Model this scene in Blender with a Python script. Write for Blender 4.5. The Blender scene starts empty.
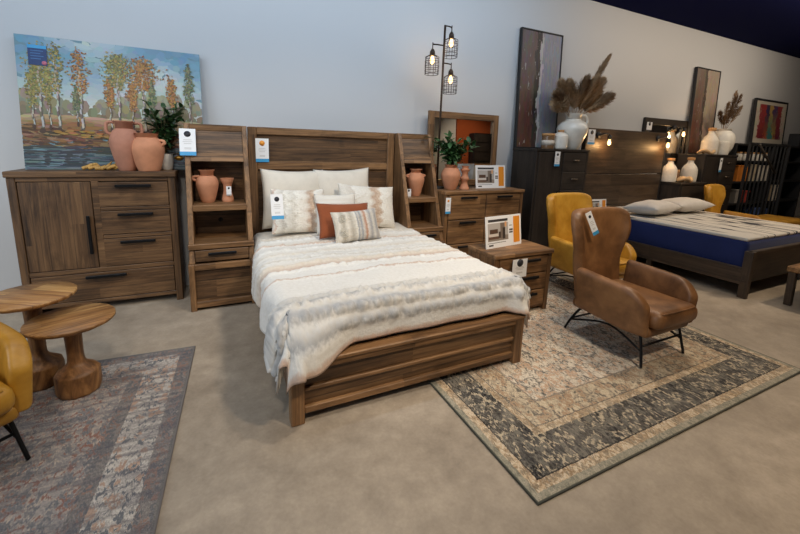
import bpy, bmesh, math, random
from mathutils import Vector, Matrix, Euler, noise
S = bpy.context.scene
COL = S.collection
R = math.radians
random.seed(7)

# ------------------------------------------------------------------ camera
cam_d = bpy.data.cameras.new('camera'); cam = bpy.data.objects.new('camera', cam_d); COL.objects.link(cam)
PITCH, YAW, ROLL = .1797, .4352, .0299
cp, sp, cy, sy = math.cos(PITCH), math.sin(PITCH), math.cos(YAW), math.sin(YAW)
fw = Vector((sy*cp, cy*cp, -sp)); rt = Vector((cy, -sy, 0)); up = rt.cross(fw)
r2 = rt*math.cos(ROLL)+up*math.sin(ROLL); u2 = up*math.cos(ROLL)-rt*math.sin(ROLL)
M = Matrix((r2, u2, -fw)).transposed().to_4x4(); M.translation = Vector((-.306, -4.0895, 1.5364))
cam.matrix_world = M
cam_d.sensor_width = 36; cam_d.lens = 36*371.12/800
cam_d.shift_x = 11.9/800; cam_d.shift_y = -53.5/800
cam_d.clip_start = .05
S.camera = cam

# ------------------------------------------------------------------ world, lights, exposure
w = bpy.data.worlds.new('world'); S.world = w; w.use_nodes = True
w.node_tree.nodes['Background'].inputs[0].default_value = (.90, .93, 1.0, 1)
w.node_tree.nodes['Background'].inputs[1].default_value = .30
S.view_settings.view_transform = 'Standard'; S.view_settings.look = 'None'
S.view_settings.gamma = 1; S.view_settings.use_curve_mapping = False
S.view_settings.exposure = -0.55
def area(name, loc, rot, size, power, col, sy_=None):
    l = bpy.data.lights.new(name, 'AREA'); l.energy = power; l.color = col; l.size = size
    if sy_: l.shape = 'RECTANGLE'; l.size_y = sy_
    o = bpy.data.objects.new(name, l); COL.objects.link(o); o.location = loc; o.rotation_euler = rot
    return o
def spot(name, loc, target, power, col, ang=70, blend=.8, rad=.12):
    l = bpy.data.lights.new(name, 'SPOT'); l.energy = power; l.color = col; l.spot_size = R(ang); l.spot_blend = blend
    l.shadow_soft_size = rad
    o = bpy.data.objects.new(name, l); COL.objects.link(o); o.location = loc
    o.rotation_euler = (Vector(target)-Vector(loc)).to_track_quat('-Z', 'Y').to_euler()
    return o
WARM = (1.0, .81, .60); NEUT = (1.0, .90, .77); COOL = (.74, .87, 1.0)
area('daylight_left', (-4.6, -3.2, 2.2), (R(78), 0, R(-62)), 2.6, 120, COOL, 2.2)
area('wall_fill_cool', (.6, -1.5, 3.7), (R(52), 0, 0), 6.5, 128, (.66, .82, 1.0), .4)  # unseen strip added to brighten the back wall, cool part; no real fixture
area('wall_fill_warm', (7.6, -1.5, 3.7), (R(50), 0, 0), 6.0, 90, (1.0, .84, .66), .4)  # warm counterpart, likewise added as wall fill without a real fixture
spot('track_light', (-1.6, -2.6, 3.6), (-1.1, -.4, .6), 170, NEUT)
spot('track_light', (1.4, -2.9, 3.6), (.8, -1.0, .6), 250, NEUT, 85)
spot('track_light', (1.6, -4.4, 3.6), (1.6, -2.8, .0), 330, WARM, 95)
spot('track_light', (3.4, -2.2, 3.6), (2.9, -2.4, .3), 230, WARM, 80)
spot('track_light', (3.2, -2.4, 3.6), (3.0, -.2, 1.0), 110, WARM, 70)
spot('track_light', (6.2, -3.2, 3.6), (6.0, -1.5, .5), 340, WARM, 80)
spot('track_light', (8.5, -3.0, 3.6), (8.8, -.2, 1.2), 150, WARM, 75)
spot('track_light', (-.8, -4.6, 3.6), (-1.3, -2.2, .1), 190, NEUT, 90)
spot('track_light', (9.0, -6.6, 3.6), (9.6, -9.1, 1.6), 260, WARM, 80)  # added spot, brightens the otherwise dark front wall for the mirror

# ------------------------------------------------------------------ helpers
def empty(name, loc=(0, 0, 0), rz=0, rot=None):
    o = bpy.data.objects.new(name, None); COL.objects.link(o); o.empty_display_size = .1
    o.location = loc; o.rotation_euler = rot if rot else (0, 0, rz)
    return o
def tag(o, label, cat, group=None):
    o['label'] = label; o['category'] = cat
    if group: o['group'] = group
    return o
def thing(name, label, cat, loc=(0, 0, 0), rz=0, group=None, rot=None):
    return tag(empty(name, loc, rz, rot), label, cat, group)
def dup(root, loc=None, rz=None, label=None, group=None, rot=None):
    def cp_(o, par):
        c = o.copy(); COL.objects.link(c)
        if par: c.parent = par
        for ch in list(o.children): cp_(ch, c)
        return c
    r = cp_(root, None)
    if loc is not None: r.location = loc
    if rz is not None: r.rotation_euler = (0, 0, rz)
    if rot is not None: r.rotation_euler = rot
    if label: r['label'] = label
    if group: r['group'] = group
    return r
class MB:
    def __init__(s): s.bm = bmesh.new(); s.cl = None
    def _merge(s, t, mat=None, smooth=False, mi=0):
        if mat is not None: bmesh.ops.transform(t, matrix=mat, verts=t.verts)
        for f in t.faces: f.smooth = smooth; f.material_index = mi
        me = bpy.data.meshes.new('tmp'); t.to_mesh(me); t.free(); s.bm.from_mesh(me); bpy.data.meshes.remove(me)
        return s
    def box(s, x0, x1, y0, y1, z0, z1, bev=.004, rot=None, mi=0, seg=1):
        t = bmesh.new(); bmesh.ops.create_cube(t, size=1)
        d = (x1-x0, y1-y0, z1-z0)
        bmesh.ops.scale(t, vec=d, verts=t.verts)
        b = min(bev, min(abs(k) for k in d)*.45)
        if b > 0: bmesh.ops.bevel(t, geom=t.edges[:], offset=b, segments=seg, affect='EDGES', profile=.5)
        m = Matrix.Translation(((x0+x1)/2, (y0+y1)/2, (z0+z1)/2))
        if rot: m = m @ Euler(rot).to_matrix().to_4x4()
        return s._merge(t, m, seg > 1, mi)
    def poly(s, pts, axis, a, b, bev=0, mi=0):
        """extrude a 2-D outline along axis from a to b (pts are the two other axes in order)"""
        t = bmesh.new()
        def P(p, c):
            return {'x': (c, p[0], p[1]), 'y': (p[0], c, p[1]), 'z': (p[0], p[1], c)}[axis]
        v0 = [t.verts.new(P(p, a)) for p in pts]; v1 = [t.verts.new(P(p, b)) for p in pts]
        t.faces.new(v0); t.faces.new(v1[::-1]); n = len(pts)
        for i in range(n): t.faces.new((v0[i], v1[i], v1[(i+1) % n], v0[(i+1) % n]))
        bmesh.ops.recalc_face_normals(t, faces=t.faces[:])
        if bev: bmesh.ops.bevel(t, geom=t.edges[:], offset=bev, segments=1, affect='EDGES')
        return s._merge(t, None, False, mi)
    def lathe(s, prof, at=(0, 0, 0), seg=32, mi=0, wob=0, sx=1, sy_=1, smooth=True):
        t = bmesh.new(); rings = []
        for r, z in prof:
            if r < 1e-5: rings.append([t.verts.new((at[0], at[1], at[2]+z))])
            else: rings.append([t.verts.new((at[0]+sx*r*math.cos(2*math.pi*k/seg)*(1+wob*math.sin(3*k+z*20)), at[1]+sy_*r*math.sin(2*math.pi*k/seg)*(1+wob*math.sin(2*k)), at[2]+z)) for k in range(seg)])
        for a, b in zip(rings, rings[1:]):
            for k in range(seg):
                q = [a[k % len(a)], a[(k+1) % len(a)], b[(k+1) % len(b)], b[k % len(b)]]
                q2 = []
                for v in q:
                    if v not in q2: q2.append(v)
                if len(q2) > 2: t.faces.new(q2)
        for rg in (rings[0], rings[-1]):
            if len(rg) > 1: t.faces.new(rg)
        bmesh.ops.recalc_face_normals(t, faces=t.faces[:])
        return s._merge(t, None, smooth, mi)
    def tube(s, pts, r, seg=10, mi=0, sub=1, closed=False):
        pts = [Vector(p) for p in pts]
        if sub > 1:
            q = []; n = len(pts)
            for i in range(n-1 if not closed else n):
                g = (lambda k: pts[k % n]) if closed else (lambda k: pts[max(0, min(n-1, k))])
                p0, p1, p2, p3 = g(i-1), g(i), g(i+1), g(i+2)
                for k in range(sub):
                    u = k/sub
                    q.append(.5*((2*p1)+(p2-p0)*u+(2*p0-5*p1+4*p2-p3)*u*u+(3*p1-p0-3*p2+p3)*u**3))
            if not closed: q.append(pts[-1])
            pts = q
        t = bmesh.new(); n = len(pts); rings = []; prev = None
        for i, p in enumerate(pts):
            if closed: d = (pts[(i+1) % n]-pts[i-1]).normalized()
            else: d = (pts[min(n-1, i+1)]-pts[max(0, i-1)]).normalized()
            if prev is None: a = d.orthogonal().normalized()
            else:
                a = prev-d*prev.dot(d)
                a = a.normalized() if a.length > 1e-6 else d.orthogonal().normalized()
            prev = a; b = d.cross(a)
            rr = r[min(len(r)-1, int(i*len(r)/n))] if isinstance(r, (list, tuple)) else r
            rings.append([t.verts.new(p+(a*math.cos(2*math.pi*k/seg)+b*math.sin(2*math.pi*k/seg))*rr) for k in range(seg)])
        for i in range(n if closed else n-1):
            A, B = rings[i], rings[(i+1) % n]
            for k in range(seg): t.faces.new((A[k], A[(k+1) % seg], B[(k+1) % seg], B[k]))
        if not closed:
            t.faces.new(rings[0][::-1]); t.faces.new(rings[-1])
        bmesh.ops.recalc_face_normals(t, faces=t.faces[:])
        return s._merge(t, None, True, mi)
    def grid(s, fn, nu, nv, smooth=True, mi=0, uv=None):
        L = s.bm.loops.layers.uv.verify() if uv else None
        V = [[s.bm.verts.new(fn(i/nu, j/nv)) for i in range(nu+1)] for j in range(nv+1)]
        for j in range(nv):
            for i in range(nu):
                f = s.bm.faces.new((V[j][i], V[j][i+1], V[j+1][i+1], V[j+1][i])); f.smooth = smooth; f.material_index = mi
                if uv:
                    for lp, (a, b) in zip(f.loops, ((i, j), (i+1, j), (i+1, j+1), (i, j+1))): lp[L].uv = uv(a/nu, b/nv)
        return s
    def face(s, pts, smooth=False, mi=0, col=None):
        f = s.bm.faces.new([s.bm.verts.new(p) for p in pts]); f.smooth = smooth; f.material_index = mi
        if col is not None:
            if s.cl is None: s.cl = s.bm.loops.layers.float_color.new('Col')
            for lp in f.loops: lp[s.cl] = (*col, 1)
        return f
    def build(s, name, mat, parent=None, kind=None, mods=None):
        me = bpy.data.meshes.new(name); s.bm.to_mesh(me); s.bm.free()
        for m in (mat if isinstance(mat, (list, tuple)) else [mat]): me.materials.append(m)
        o = bpy.data.objects.new(name, me); COL.objects.link(o)
        if parent: o.parent = parent
        if kind: o['kind'] = kind
        for m in (mods or []):
            md = o.modifiers.new(m[0], m[0])
            for k, v in m[1].items(): setattr(md, k, v)
        return o

# ------------------------------------------------------------------ materials
def srgb(r, g, b):
    f = lambda c: (c/255/12.92 if c/255 <= .04045 else ((c/255+.055)/1.055)**2.4)
    return (f(r), f(g), f(b))
def newmat(name):
    m = bpy.data.materials.new(name); m.use_nodes = True
    nt = m.node_tree; b = nt.nodes['Principled BSDF']
    return m, nt, b
def N(nt, typ, **kw):
    n = nt.nodes.new(typ)
    for k, v in kw.items():
        if k.startswith('i_'): n.inputs[int(k[2:]) if k[2:].isdigit() else k[2:].replace('_', ' ')].default_value = v
        else: setattr(n, k, v)
    return n
def math_(nt, op, a, b=None, c=None, clamp=False):
    n = nt.nodes.new('ShaderNodeMath'); n.operation = op; n.use_clamp = clamp
    for i, x in enumerate((a, b, c)):
        if x is None: continue
        if isinstance(x, (int, float)): n.inputs[i].default_value = x
        else: nt.links.new(x, n.inputs[i])
    return n.outputs[0]
def ramp(nt, fac, stops, interp='LINEAR'):
    n = nt.nodes.new('ShaderNodeValToRGB'); n.color_ramp.interpolation = interp
    e = n.color_ramp.elements
    while len(e) < len(stops): e.new(.5)
    for el, (p, c) in zip(e, stops): el.position = p; el.color = (*c, 1) if len(c) == 3 else c
    nt.links.new(fac, n.inputs[0]); return n.outputs[0]
def mix(nt, fac, a, b, blend='MIX'):
    n = nt.nodes.new('ShaderNodeMix'); n.data_type = 'RGBA'; n.blend_type = blend
    for s_, x in ((n.inputs[0], fac), (n.inputs[6], a), (n.inputs[7], b)):
        if isinstance(x, (int, float)): s_.default_value = x
        elif isinstance(x, tuple): s_.default_value = (*x, 1) if len(x) == 3 else x
        else: nt.links.new(x, s_)
    return n.outputs[2]
def objco(nt, out='Object'):
    return nt.nodes.new('ShaderNodeTexCoord').outputs[out]
def scaled(nt, v, sc):
    n = nt.nodes.new('ShaderNodeMapping'); n.inputs['Scale'].default_value = sc; nt.links.new(v, n.inputs[0]); return n.outputs[0]
def noise_(nt, v, scale, detail=4, rough=.55, dist=0):
    n = N(nt, 'ShaderNodeTexNoise'); n.inputs['Scale'].default_value = scale; n.inputs['Detail'].default_value = detail
    n.inputs['Roughness'].default_value = rough; n.inputs['Distortion'].default_value = dist
    nt.links.new(v, n.inputs['Vector']); return n.outputs[0]
def bump(nt, bsdf, h, strength=.3, dist=.01):
    b = N(nt, 'ShaderNodeBump'); b.inputs['Strength'].default_value = strength; b.inputs['Distance'].default_value = dist
    nt.links.new(h, b.inputs['Height']); nt.links.new(b.outputs[0], bsdf.inputs['Normal'])
def plain(name, col, rough=.5, metal=0, nz=0, nscale=20, spec=None, sheen=0):
    m, nt, b = newmat(name)
    b.inputs['Roughness'].default_value = rough; b.inputs['Metallic'].default_value = metal
    if spec is not None: b.inputs['Specular IOR Level'].default_value = spec
    if sheen: b.inputs['Sheen Weight'].default_value = sheen
    if nz:
        f = noise_(nt, objco(nt), nscale, 5)
        d = tuple(c*(1-nz) for c in col); l = tuple(min(1, c*(1+nz)) for c in col)
        nt.links.new(ramp(nt, f, [(.3, d), (.7, l)]), b.inputs[0]); bump(nt, b, f, .12, .004)
    else: b.inputs[0].default_value = (*col, 1)
    return m
_wc = {}
def wood(pal, grain='x', stack='z', pw=.12, rough=.5):
    """planks of width pw laid along the stack axis, fibres along the grain axis"""
    key = (pal, grain, stack, pw)
    if key in _wc: return _wc[key]
    dark, mid, light, hi = PAL[pal]
    m, nt, b = newmat('wood_%s_%s%s' % (pal, grain, stack))
    co = objco(nt); sep = N(nt, 'ShaderNodeSeparateXYZ'); nt.links.new(co, sep.inputs[0])
    q = math_(nt, 'ADD', math_(nt, 'DIVIDE', sep.outputs['xyz'.index(stack)], pw), .37)
    pid = math_(nt, 'FLOOR', q); fr = math_(nt, 'FRACT', q)
    # butt joints: each row is shifted, then cut in lengths
    wn = N(nt, 'ShaderNodeTexWhiteNoise', noise_dimensions='1D'); nt.links.new(pid, wn.inputs['W'])
    gl = math_(nt, 'ADD', math_(nt, 'DIVIDE', sep.outputs['xyz'.index(grain)], 1.7), math_(nt, 'MULTIPLY', wn.outputs[0], 7.0))
    cell = math_(nt, 'ADD', math_(nt, 'MULTIPLY', pid, 17.3), math_(nt, 'FLOOR', gl))
    wn2 = N(nt, 'ShaderNodeTexWhiteNoise', noise_dimensions='1D'); nt.links.new(cell, wn2.inputs['W'])
    sc = [44, 44, 44]; sc['xyz'.index(grain)] = 1.9
    off = N(nt, 'ShaderNodeVectorMath', operation='SCALE'); nt.links.new(wn2.outputs[1], off.inputs[0]); off.inputs['Scale'].default_value = 9
    add = N(nt, 'ShaderNodeVectorMath', operation='ADD'); nt.links.new(scaled(nt, co, tuple(sc)), add.inputs[0]); nt.links.new(off.outputs[0], add.inputs[1])
    g1 = noise_(nt, add.outputs[0], 1.0, 7, .68, .9)
    sc2 = [5, 5, 5]; sc2['xyz'.index(grain)] = 1.0
    g2 = noise_(nt, scaled(nt, add.outputs[0], (.16, .16, .16)), 1.0, 4, .55, 1.6)
    f = math_(nt, 'ADD', math_(nt, 'MULTIPLY', g1, .66), math_(nt, 'ADD', math_(nt, 'MULTIPLY', wn2.outputs[0], .09), math_(nt, 'MULTIPLY', g2, .34)))
    c = ramp(nt, f, [(.35, dark), (.50, mid), (.65, light), (.84, hi)])
    edge = math_(nt, 'MULTIPLY', math_(nt, 'ABSOLUTE', math_(nt, 'SUBTRACT', fr, .5)), 2)
    gap = ramp(nt, edge, [(.93, (0, 0, 0)), (.985, (1, 1, 1))])
    c = mix(nt, math_(nt, 'MULTIPLY', gap, .45), c, tuple(k*.5 for k in dark))
    st_ = [6, 6, 6]; st_['xyz'.index(grain)] = 2.0
    stain = ramp(nt, noise_(nt, scaled(nt, co, tuple(st_)), 1.0, 5, .65, .8), [(.36, (.50, .48, .46)), (.52, (1, 1, 1))])
    c = mix(nt, .8, c, stain, 'MULTIPLY')
    nt.links.new(c, b.inputs[0]); b.inputs['Roughness'].default_value = rough
    bump(nt, b, math_(nt, 'SUBTRACT', g1, math_(nt, 'MULTIPLY', gap, .8)), .25, .004)
    _wc[key] = m; return m
PAL = {
 'rustic': (srgb(38, 26, 16), srgb(92, 66, 42), srgb(122, 91, 60), srgb(156, 122, 86)),
 'honey': (srgb(56, 37, 22), srgb(116, 84, 53), srgb(150, 112, 74), srgb(188, 150, 106)),
 'espresso': (srgb(24, 20, 17), srgb(41, 34, 29), srgb(54, 46, 39), srgb(72, 62, 53)),
 'mango': (srgb(92, 60, 32), srgb(152, 108, 62), srgb(192, 148, 92), srgb(220, 182, 126)),
 'walnut': (srgb(34, 26, 20), srgb(58, 46, 35), srgb(76, 61, 47), srgb(98, 82, 64)),
}
BLACK = plain('black_metal', (.012, .012, .013), .42, .6)
BLACKM = plain('black_matte', (.010, .010, .011), .6)
WHITE = plain('card_white', (.80, .80, .80), .55)
BLUE = plain('card_blue', srgb(60, 150, 200), .5)
NAVY = plain('card_navy', srgb(28, 60, 110), .5)
INK = plain('ink', (.02, .02, .025), .6)
ORANGE = plain('card_orange', srgb(220, 140, 40), .5)
GREYP = plain('card_grey', (.45, .44, .42), .55)
TERRA = plain('terracotta', srgb(192, 132, 98), .75, nz=.14, nscale=9)
TERRA2 = plain('terracotta_rose', srgb(172, 120, 98), .78, nz=.16, nscale=9)
CERAM = plain('white_ceramic', srgb(222, 218, 208), .28, nz=.06, nscale=12)
CERMAT = plain('white_matte_ceramic', srgb(214, 208, 196), .55, nz=.08, nscale=30)
CORK = plain('cork', srgb(176, 132, 84), .8, nz=.2, nscale=60)
GOLD = plain('gold', srgb(190, 145, 70), .35, .85, nz=.2, nscale=30)
LEAF = plain('leaf_green', srgb(52, 88, 46), .5, nz=.35, nscale=14)
LEAF2 = plain('leaf_dark_green', srgb(44, 72, 38), .45, nz=.35, nscale=14)
STEM = plain('stem', srgb(80, 74, 44), .7)
PAMPAS = plain('dried_grass', srgb(168, 140, 106), .9, nz=.25, nscale=30)
PAMPASD = plain('dried_grass_dark', srgb(128, 102, 74), .9, nz=.25, nscale=30)
ROPE = plain('driftwood', srgb(196, 164, 122), .7, nz=.15, nscale=25)
GLASS, _nt, _b = newmat('clear_glass'); _b.inputs['Transmission Weight'].default_value = 1; _b.inputs['Roughness'].default_value = .03; _b.inputs['IOR'].default_value = 1.15
MIRROR, _nt, _b = newmat('mirror_glass'); _b.inputs['Metallic'].default_value = 1; _b.inputs['Roughness'].default_value = .02; _b.inputs[0].default_value = (.86, .88, .88, 1)
BULB, _nt, _b = newmat('glowing_bulb'); _b.inputs['Emission Color'].default_value = (1, .62, .25, 1); _b.inputs['Emission Strength'].default_value = 5; _b.inputs[0].default_value = (1, .8, .5, 1)
PAINT, _nt, _b = newmat('paint'); _a = N(_nt, 'ShaderNodeAttribute', attribute_name='Col'); _nt.links.new(_a.outputs[0], _b.inputs[0]); _b.inputs['Roughness'].default_value = .55

def leather(name, dark, mid, light, rough=.45):
    m, nt, b = newmat(name); co = objco(nt)
    f = noise_(nt, co, 5, 6, .6, .4); g = noise_(nt, co, 130, 2)
    nt.links.new(ramp(nt, f, [(.3, dark), (.52, mid), (.75, light)]), b.inputs[0])
    b.inputs['Roughness'].default_value = rough; bump(nt, b, g, .10, .003); return m
TAN = leather('tan_leather', srgb(84, 56, 33), srgb(122, 84, 51), srgb(152, 110, 70))
MUST = leather('mustard_leather', srgb(150, 104, 26), srgb(182, 132, 40), srgb(204, 156, 60))

def concrete():
    m, nt, b = newmat('concrete_floor'); co = objco(nt)
    a = noise_(nt, co, 1.1, 6, .6, .5); g = noise_(nt, co, 9, 5, .65); d = noise_(nt, co, 60, 3)
    f = math_(nt, 'ADD', math_(nt, 'MULTIPLY', a, .55), math_(nt, 'ADD', math_(nt, 'MULTIPLY', g, .33), math_(nt, 'MULTIPLY', d, .12)))
    nt.links.new(ramp(nt, f, [(.36, srgb(138, 126, 111)), (.5, srgb(164, 151, 134)), (.64, srgb(188, 174, 156))]), b.inputs[0])
    nt.links.new(ramp(nt, g, [(.3, (.42,)*3), (.7, (.62,)*3)]), b.inputs['Roughness'])
    return m
def wallmat(name, col):
    m, nt, b = newmat(name); f = noise_(nt, objco(nt), 180, 2)
    b.inputs[0].default_value = (*col, 1); b.inputs['Roughness'].default_value = .9; b.inputs['Specular IOR Level'].default_value = .06; bump(nt, b, f, .05, .002); return m

def burl(name, dark, mid, light):
    m, nt, b = newmat(name); co = objco(nt)
    f = noise_(nt, scaled(nt, co, (9, 9, 3)), 1, 6, .6, 2.2)
    nt.links.new(ramp(nt, f, [(.3, dark), (.5, mid), (.7, light)]), b.inputs[0]); b.inputs['Roughness'].default_value = .5; bump(nt, b, f, .2, .006); return m
BURL = burl('mango_burl', srgb(78, 50, 28), srgb(136, 94, 54), srgb(176, 130, 80))
def rugmat(name, hx, hy, bands, field, seed, wear=.5, stripe=0):
    """woven oriental pattern: nested border bands, mirrored motifs, ragged ikat edges, worn pile"""
    m, nt, b = newmat(name); co = objco(nt)
    sep = N(nt, 'ShaderNodeSeparateXYZ'); nt.links.new(co, sep.inputs[0])
    def jag(v, amt, sc):   # ragged edges along the warp
        n = noise_(nt, scaled(nt, co, sc), 1, 2, .6)
        return math_(nt, 'ADD', v, math_(nt, 'MULTIPLY', math_(nt, 'SUBTRACT', n, .5), amt))
    ax = math_(nt, 'ABSOLUTE', sep.outputs[0]); ay = math_(nt, 'ABSOLUTE', sep.outputs[1])
    d = math_(nt, 'MINIMUM', math_(nt, 'SUBTRACT', hx, ax), math_(nt, 'SUBTRACT', hy, ay))
    d = jag(d, .018, (60, 60, 1))
    comb = N(nt, 'ShaderNodeCombineXYZ')
    nt.links.new(jag(ax, .035, (70, 12, 1)), comb.inputs[0]); nt.links.new(jag(ay, .075, (110, 5, 1)), comb.inputs[1]); comb.inputs[2].default_value = seed
    mir = comb.outputs[0]
    def vor(scale, feat='F1', metric='EUCLIDEAN'):
        v = N(nt, 'ShaderNodeTexVoronoi', feature=feat, distance=metric, voronoi_dimensions='3D')
        v.inputs['Scale'].default_value = scale; nt.links.new(mir, v.inputs['Vector']); return v
    v1 = vor(7.4, metric='MANHATTAN'); v2 = vor(25); v3 = vor(15, 'DISTANCE_TO_EDGE')
    rings = math_(nt, 'SINE', math_(nt, 'MULTIPLY', v1.outputs['Distance'], 30))
    petals = math_(nt, 'SINE', math_(nt, 'MULTIPLY', v2.outputs['Distance'], 11))
    rnd = N(nt, 'ShaderNodeSeparateXYZ'); nt.links.new(v2.outputs['Color'], rnd.inputs[0])
    vine = ramp(nt, v3.outputs['Distance'], [(.02, (1, 1, 1)), (.06, (0, 0, 0))])
    rsel = ramp(nt, rings, [(.40, (0, 0, 0)), (.62, (1, 1, 1))])
    blot = ramp(nt, noise_(nt, mir, 3.4, 3), [(.42, (0, 0, 0)), (.58, (1, 1, 1))])
    s1 = math_(nt, 'MULTIPLY', math_(nt, 'GREATER_THAN', petals, .45), math_(nt, 'GREATER_THAN', rnd.outputs[0], .42))
    s2 = math_(nt, 'MULTIPLY', math_(nt, 'LESS_THAN', petals, -.1), math_(nt, 'GREATER_THAN', rnd.outputs[1], .55))
    def pattern(base, motif, accent, accent2, vinec):
        c = mix(nt, math_(nt, 'MULTIPLY', rsel, .7), base, motif)
        c = mix(nt, math_(nt, 'MULTIPLY', blot, .4), c, motif)
        c = mix(nt, math_(nt, 'MULTIPLY', vine, .75), c, vinec)
        c = mix(nt, math_(nt, 'MULTIPLY', s1, .9), c, accent)
        return mix(nt, math_(nt, 'MULTIPLY', s2, .7), c, accent2)
    c = pattern(*field)
    for (d0, d1, pal) in bands:
        inb = math_(nt, 'MULTIPLY', math_(nt, 'GREATER_THAN', d, d0), math_(nt, 'LESS_THAN', d, d1))
        c = mix(nt, inb, c, pattern(*pal) if isinstance(pal[0], tuple) else pal)
    wr = noise_(nt, scaled(nt, co, (5, 46, 1) if stripe else (60, 5, 1)), 1, 5, .65); wb = noise_(nt, co, 3.2, 4, .6)
    wf = ramp(nt, math_(nt, 'ADD', math_(nt, 'MULTIPLY', wr, .65), math_(nt, 'MULTIPLY', wb, .35)), [(.42, (0, 0, 0)), (.60, (1, 1, 1))])
    c = mix(nt, math_(nt, 'MULTIPLY', wf, wear), c, mix(nt, .5, c, field[0]))
    if stripe:
        ws = noise_(nt, scaled(nt, co, (2.2, 22, 1)), 1, 5, .65)
        c = mix(nt, math_(nt, 'MULTIPLY', ramp(nt, ws, [(.44, (0, 0, 0)), (.60, (1, 1, 1))]), stripe), c, srgb(88, 86, 92))
    pile = noise_(nt, scaled(nt, co, (1, 1.6, 1)), 150, 3)
    c = mix(nt, .55, c, ramp(nt, pile, [(.32, (.28,)*3), (.68, (.8,)*3)]), 'OVERLAY')
    nt.links.new(c, b.inputs[0]); b.inputs['Roughness'].default_value = .95; b.inputs['Specular IOR Level'].default_value = .1
    bump(nt, b, pile, .4, .004)
    return m

def fabric(name, col, weave=220, nz=.08, rough=.9):
    m, nt, b = newmat(name); co = objco(nt)
    f = noise_(nt, co, 7, 4); g = noise_(nt, co, weave, 2)
    d = tuple(c*(1-nz) for c in col); l = tuple(min(1, c*(1+nz)) for c in col)
    nt.links.new(ramp(nt, f, [(.3, d), (.7, l)]), b.inputs[0]); b.inputs['Roughness'].default_value = rough
    b.inputs['Sheen Weight'].default_value = .15; bump(nt, b, g, .25, .003); return m
def banded(name, stops, axis=1, warp=.012, tex=60, interp='LINEAR', length=1.0, out='UV', bstr=.5, wave=0):
    m, nt, b = newmat(name); co = objco(nt, out)
    sep = N(nt, 'ShaderNodeSeparateXYZ'); nt.links.new(co, sep.inputs[0])
    n = noise_(nt, co, 18, 4); n2 = noise_(nt, co, tex, 3)
    if wave:
        tw = math_(nt, 'MULTIPLY', math_(nt, 'SINE', math_(nt, 'MULTIPLY', sep.outputs[1-axis], 30)), wave)
    t = math_(nt, 'ADD', math_(nt, 'ADD', sep.outputs[axis], tw) if wave else math_(nt, 'DIVIDE', sep.outputs[axis], length), math_(nt, 'MULTIPLY', math_(nt, 'SUBTRACT', n, .5), warp/length))
    t = math_(nt, 'ADD', t, math_(nt, 'MULTIPLY', math_(nt, 'SUBTRACT', n2, .5), warp*.8/length))
    c = ramp(nt, t, stops, interp)
    c = mix(nt, .25, c, ramp(nt, n2, [(.35, (.3,)*3), (.65, (.75,)*3)]), 'OVERLAY')
    nt.links.new(c, b.inputs[0]); b.inputs['Roughness'].default_value = .9; b.inputs['Sheen Weight'].default_value = .1
    bump(nt, b, n2, bstr, .006); return m

# ------------------------------------------------------------------ the setting
WALLY = .25; CEIL = 3.82
FLOORM = concrete()
MB().box(-6, 15, -9.2, WALLY+.15, -.1, 0, 0).build('floor', FLOORM, kind='structure')
MB().box(-6, 15, WALLY, WALLY+.15, 0, CEIL, 0).build('wall_back', wallmat('wall_paint', srgb(200, 200, 200)), kind='structure')
MB().box(-6, 15, -9.2, WALLY+.15, CEIL, CEIL+.1, 0).build('ceiling', wallmat('navy_ceiling', (.0018, .0035, .040)), kind='structure')
MB().box(-6, 15, -9.3, -9.2, 0, CEIL, 0).build('wall_front', wallmat('front_paint', srgb(186, 182, 176)), kind='structure')
MB().box(15, 15.1, -9.2, WALLY+.15, 0, CEIL, 0).build('wall_right', wallmat('right_paint', srgb(120, 108, 96)), kind='structure')

MB().box(9.1, 10.9, -9.2, -9.12, 0, CEIL, 0).build('trim_1', wallmat('rust_accent', srgb(150, 74, 40)), kind='structure')
MB().box(7.8, 8.15, -9.2, -8.95, 0, CEIL, 0).build('trim_2', wallmat('cream_column', srgb(206, 196, 176)), kind='structure')
MB().box(10.9, 11.25, -9.2, -8.95, 0, CEIL, 0).build('trim_3', bpy.data.materials['cream_column'], kind='structure')
# ------------------------------------------------------------------ rugs
def rug(name, label, hx, hy, loc, rz, mat, edge):
    t = thing(name, label, 'rug', loc, rz)
    MB().box(-hx, hx, -hy, hy, 0, .013, .005).build('pile', mat, t)
    m = MB()
    m.tube([(-hx, -hy, .007), (hx, -hy, .007), (hx, hy, .007), (-hx, hy, .007)], .0075, 6, closed=True)
    m.build('bound_edge', edge, t); return t
CRE, CHA, GRN, RUST, BLU, BEI = srgb(206, 194, 174), srgb(38, 37, 38), srgb(122, 124, 108), srgb(150, 98, 70), srgb(96, 108, 118), srgb(178, 152, 122)
pB = (CHA, srgb(82, 81, 80), srgb(184, 170, 146), srgb(116, 112, 104), srgb(92, 90, 86))
pC = (srgb(188, 164, 134), CRE, srgb(140, 118, 92), srgb(112, 100, 84), srgb(150, 128, 100))
pF = (srgb(212, 200, 181), srgb(178, 165, 149), srgb(84, 82, 80), srgb(178, 140, 110), srgb(120, 112, 104))
m_rug = rugmat('rug_cream_charcoal', 1.31, 1.215,
               [(-1, .036, (srgb(136, 133, 118), srgb(154, 148, 132), srgb(118, 116, 104), srgb(164, 156, 140), srgb(130, 128, 114))), (.036, .085, pC), (.085, .092, CHA), (.092, .295, pB), (.295, .34, pC), (.34, .346, srgb(96, 90, 84)), (.346, .50, (srgb(196, 180, 154), srgb(160, 146, 126), srgb(84, 80, 76), srgb(150, 116, 88), srgb(124, 114, 102))), (.50, .51, srgb(130, 120, 108))], pF, 3.3, .28)
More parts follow.
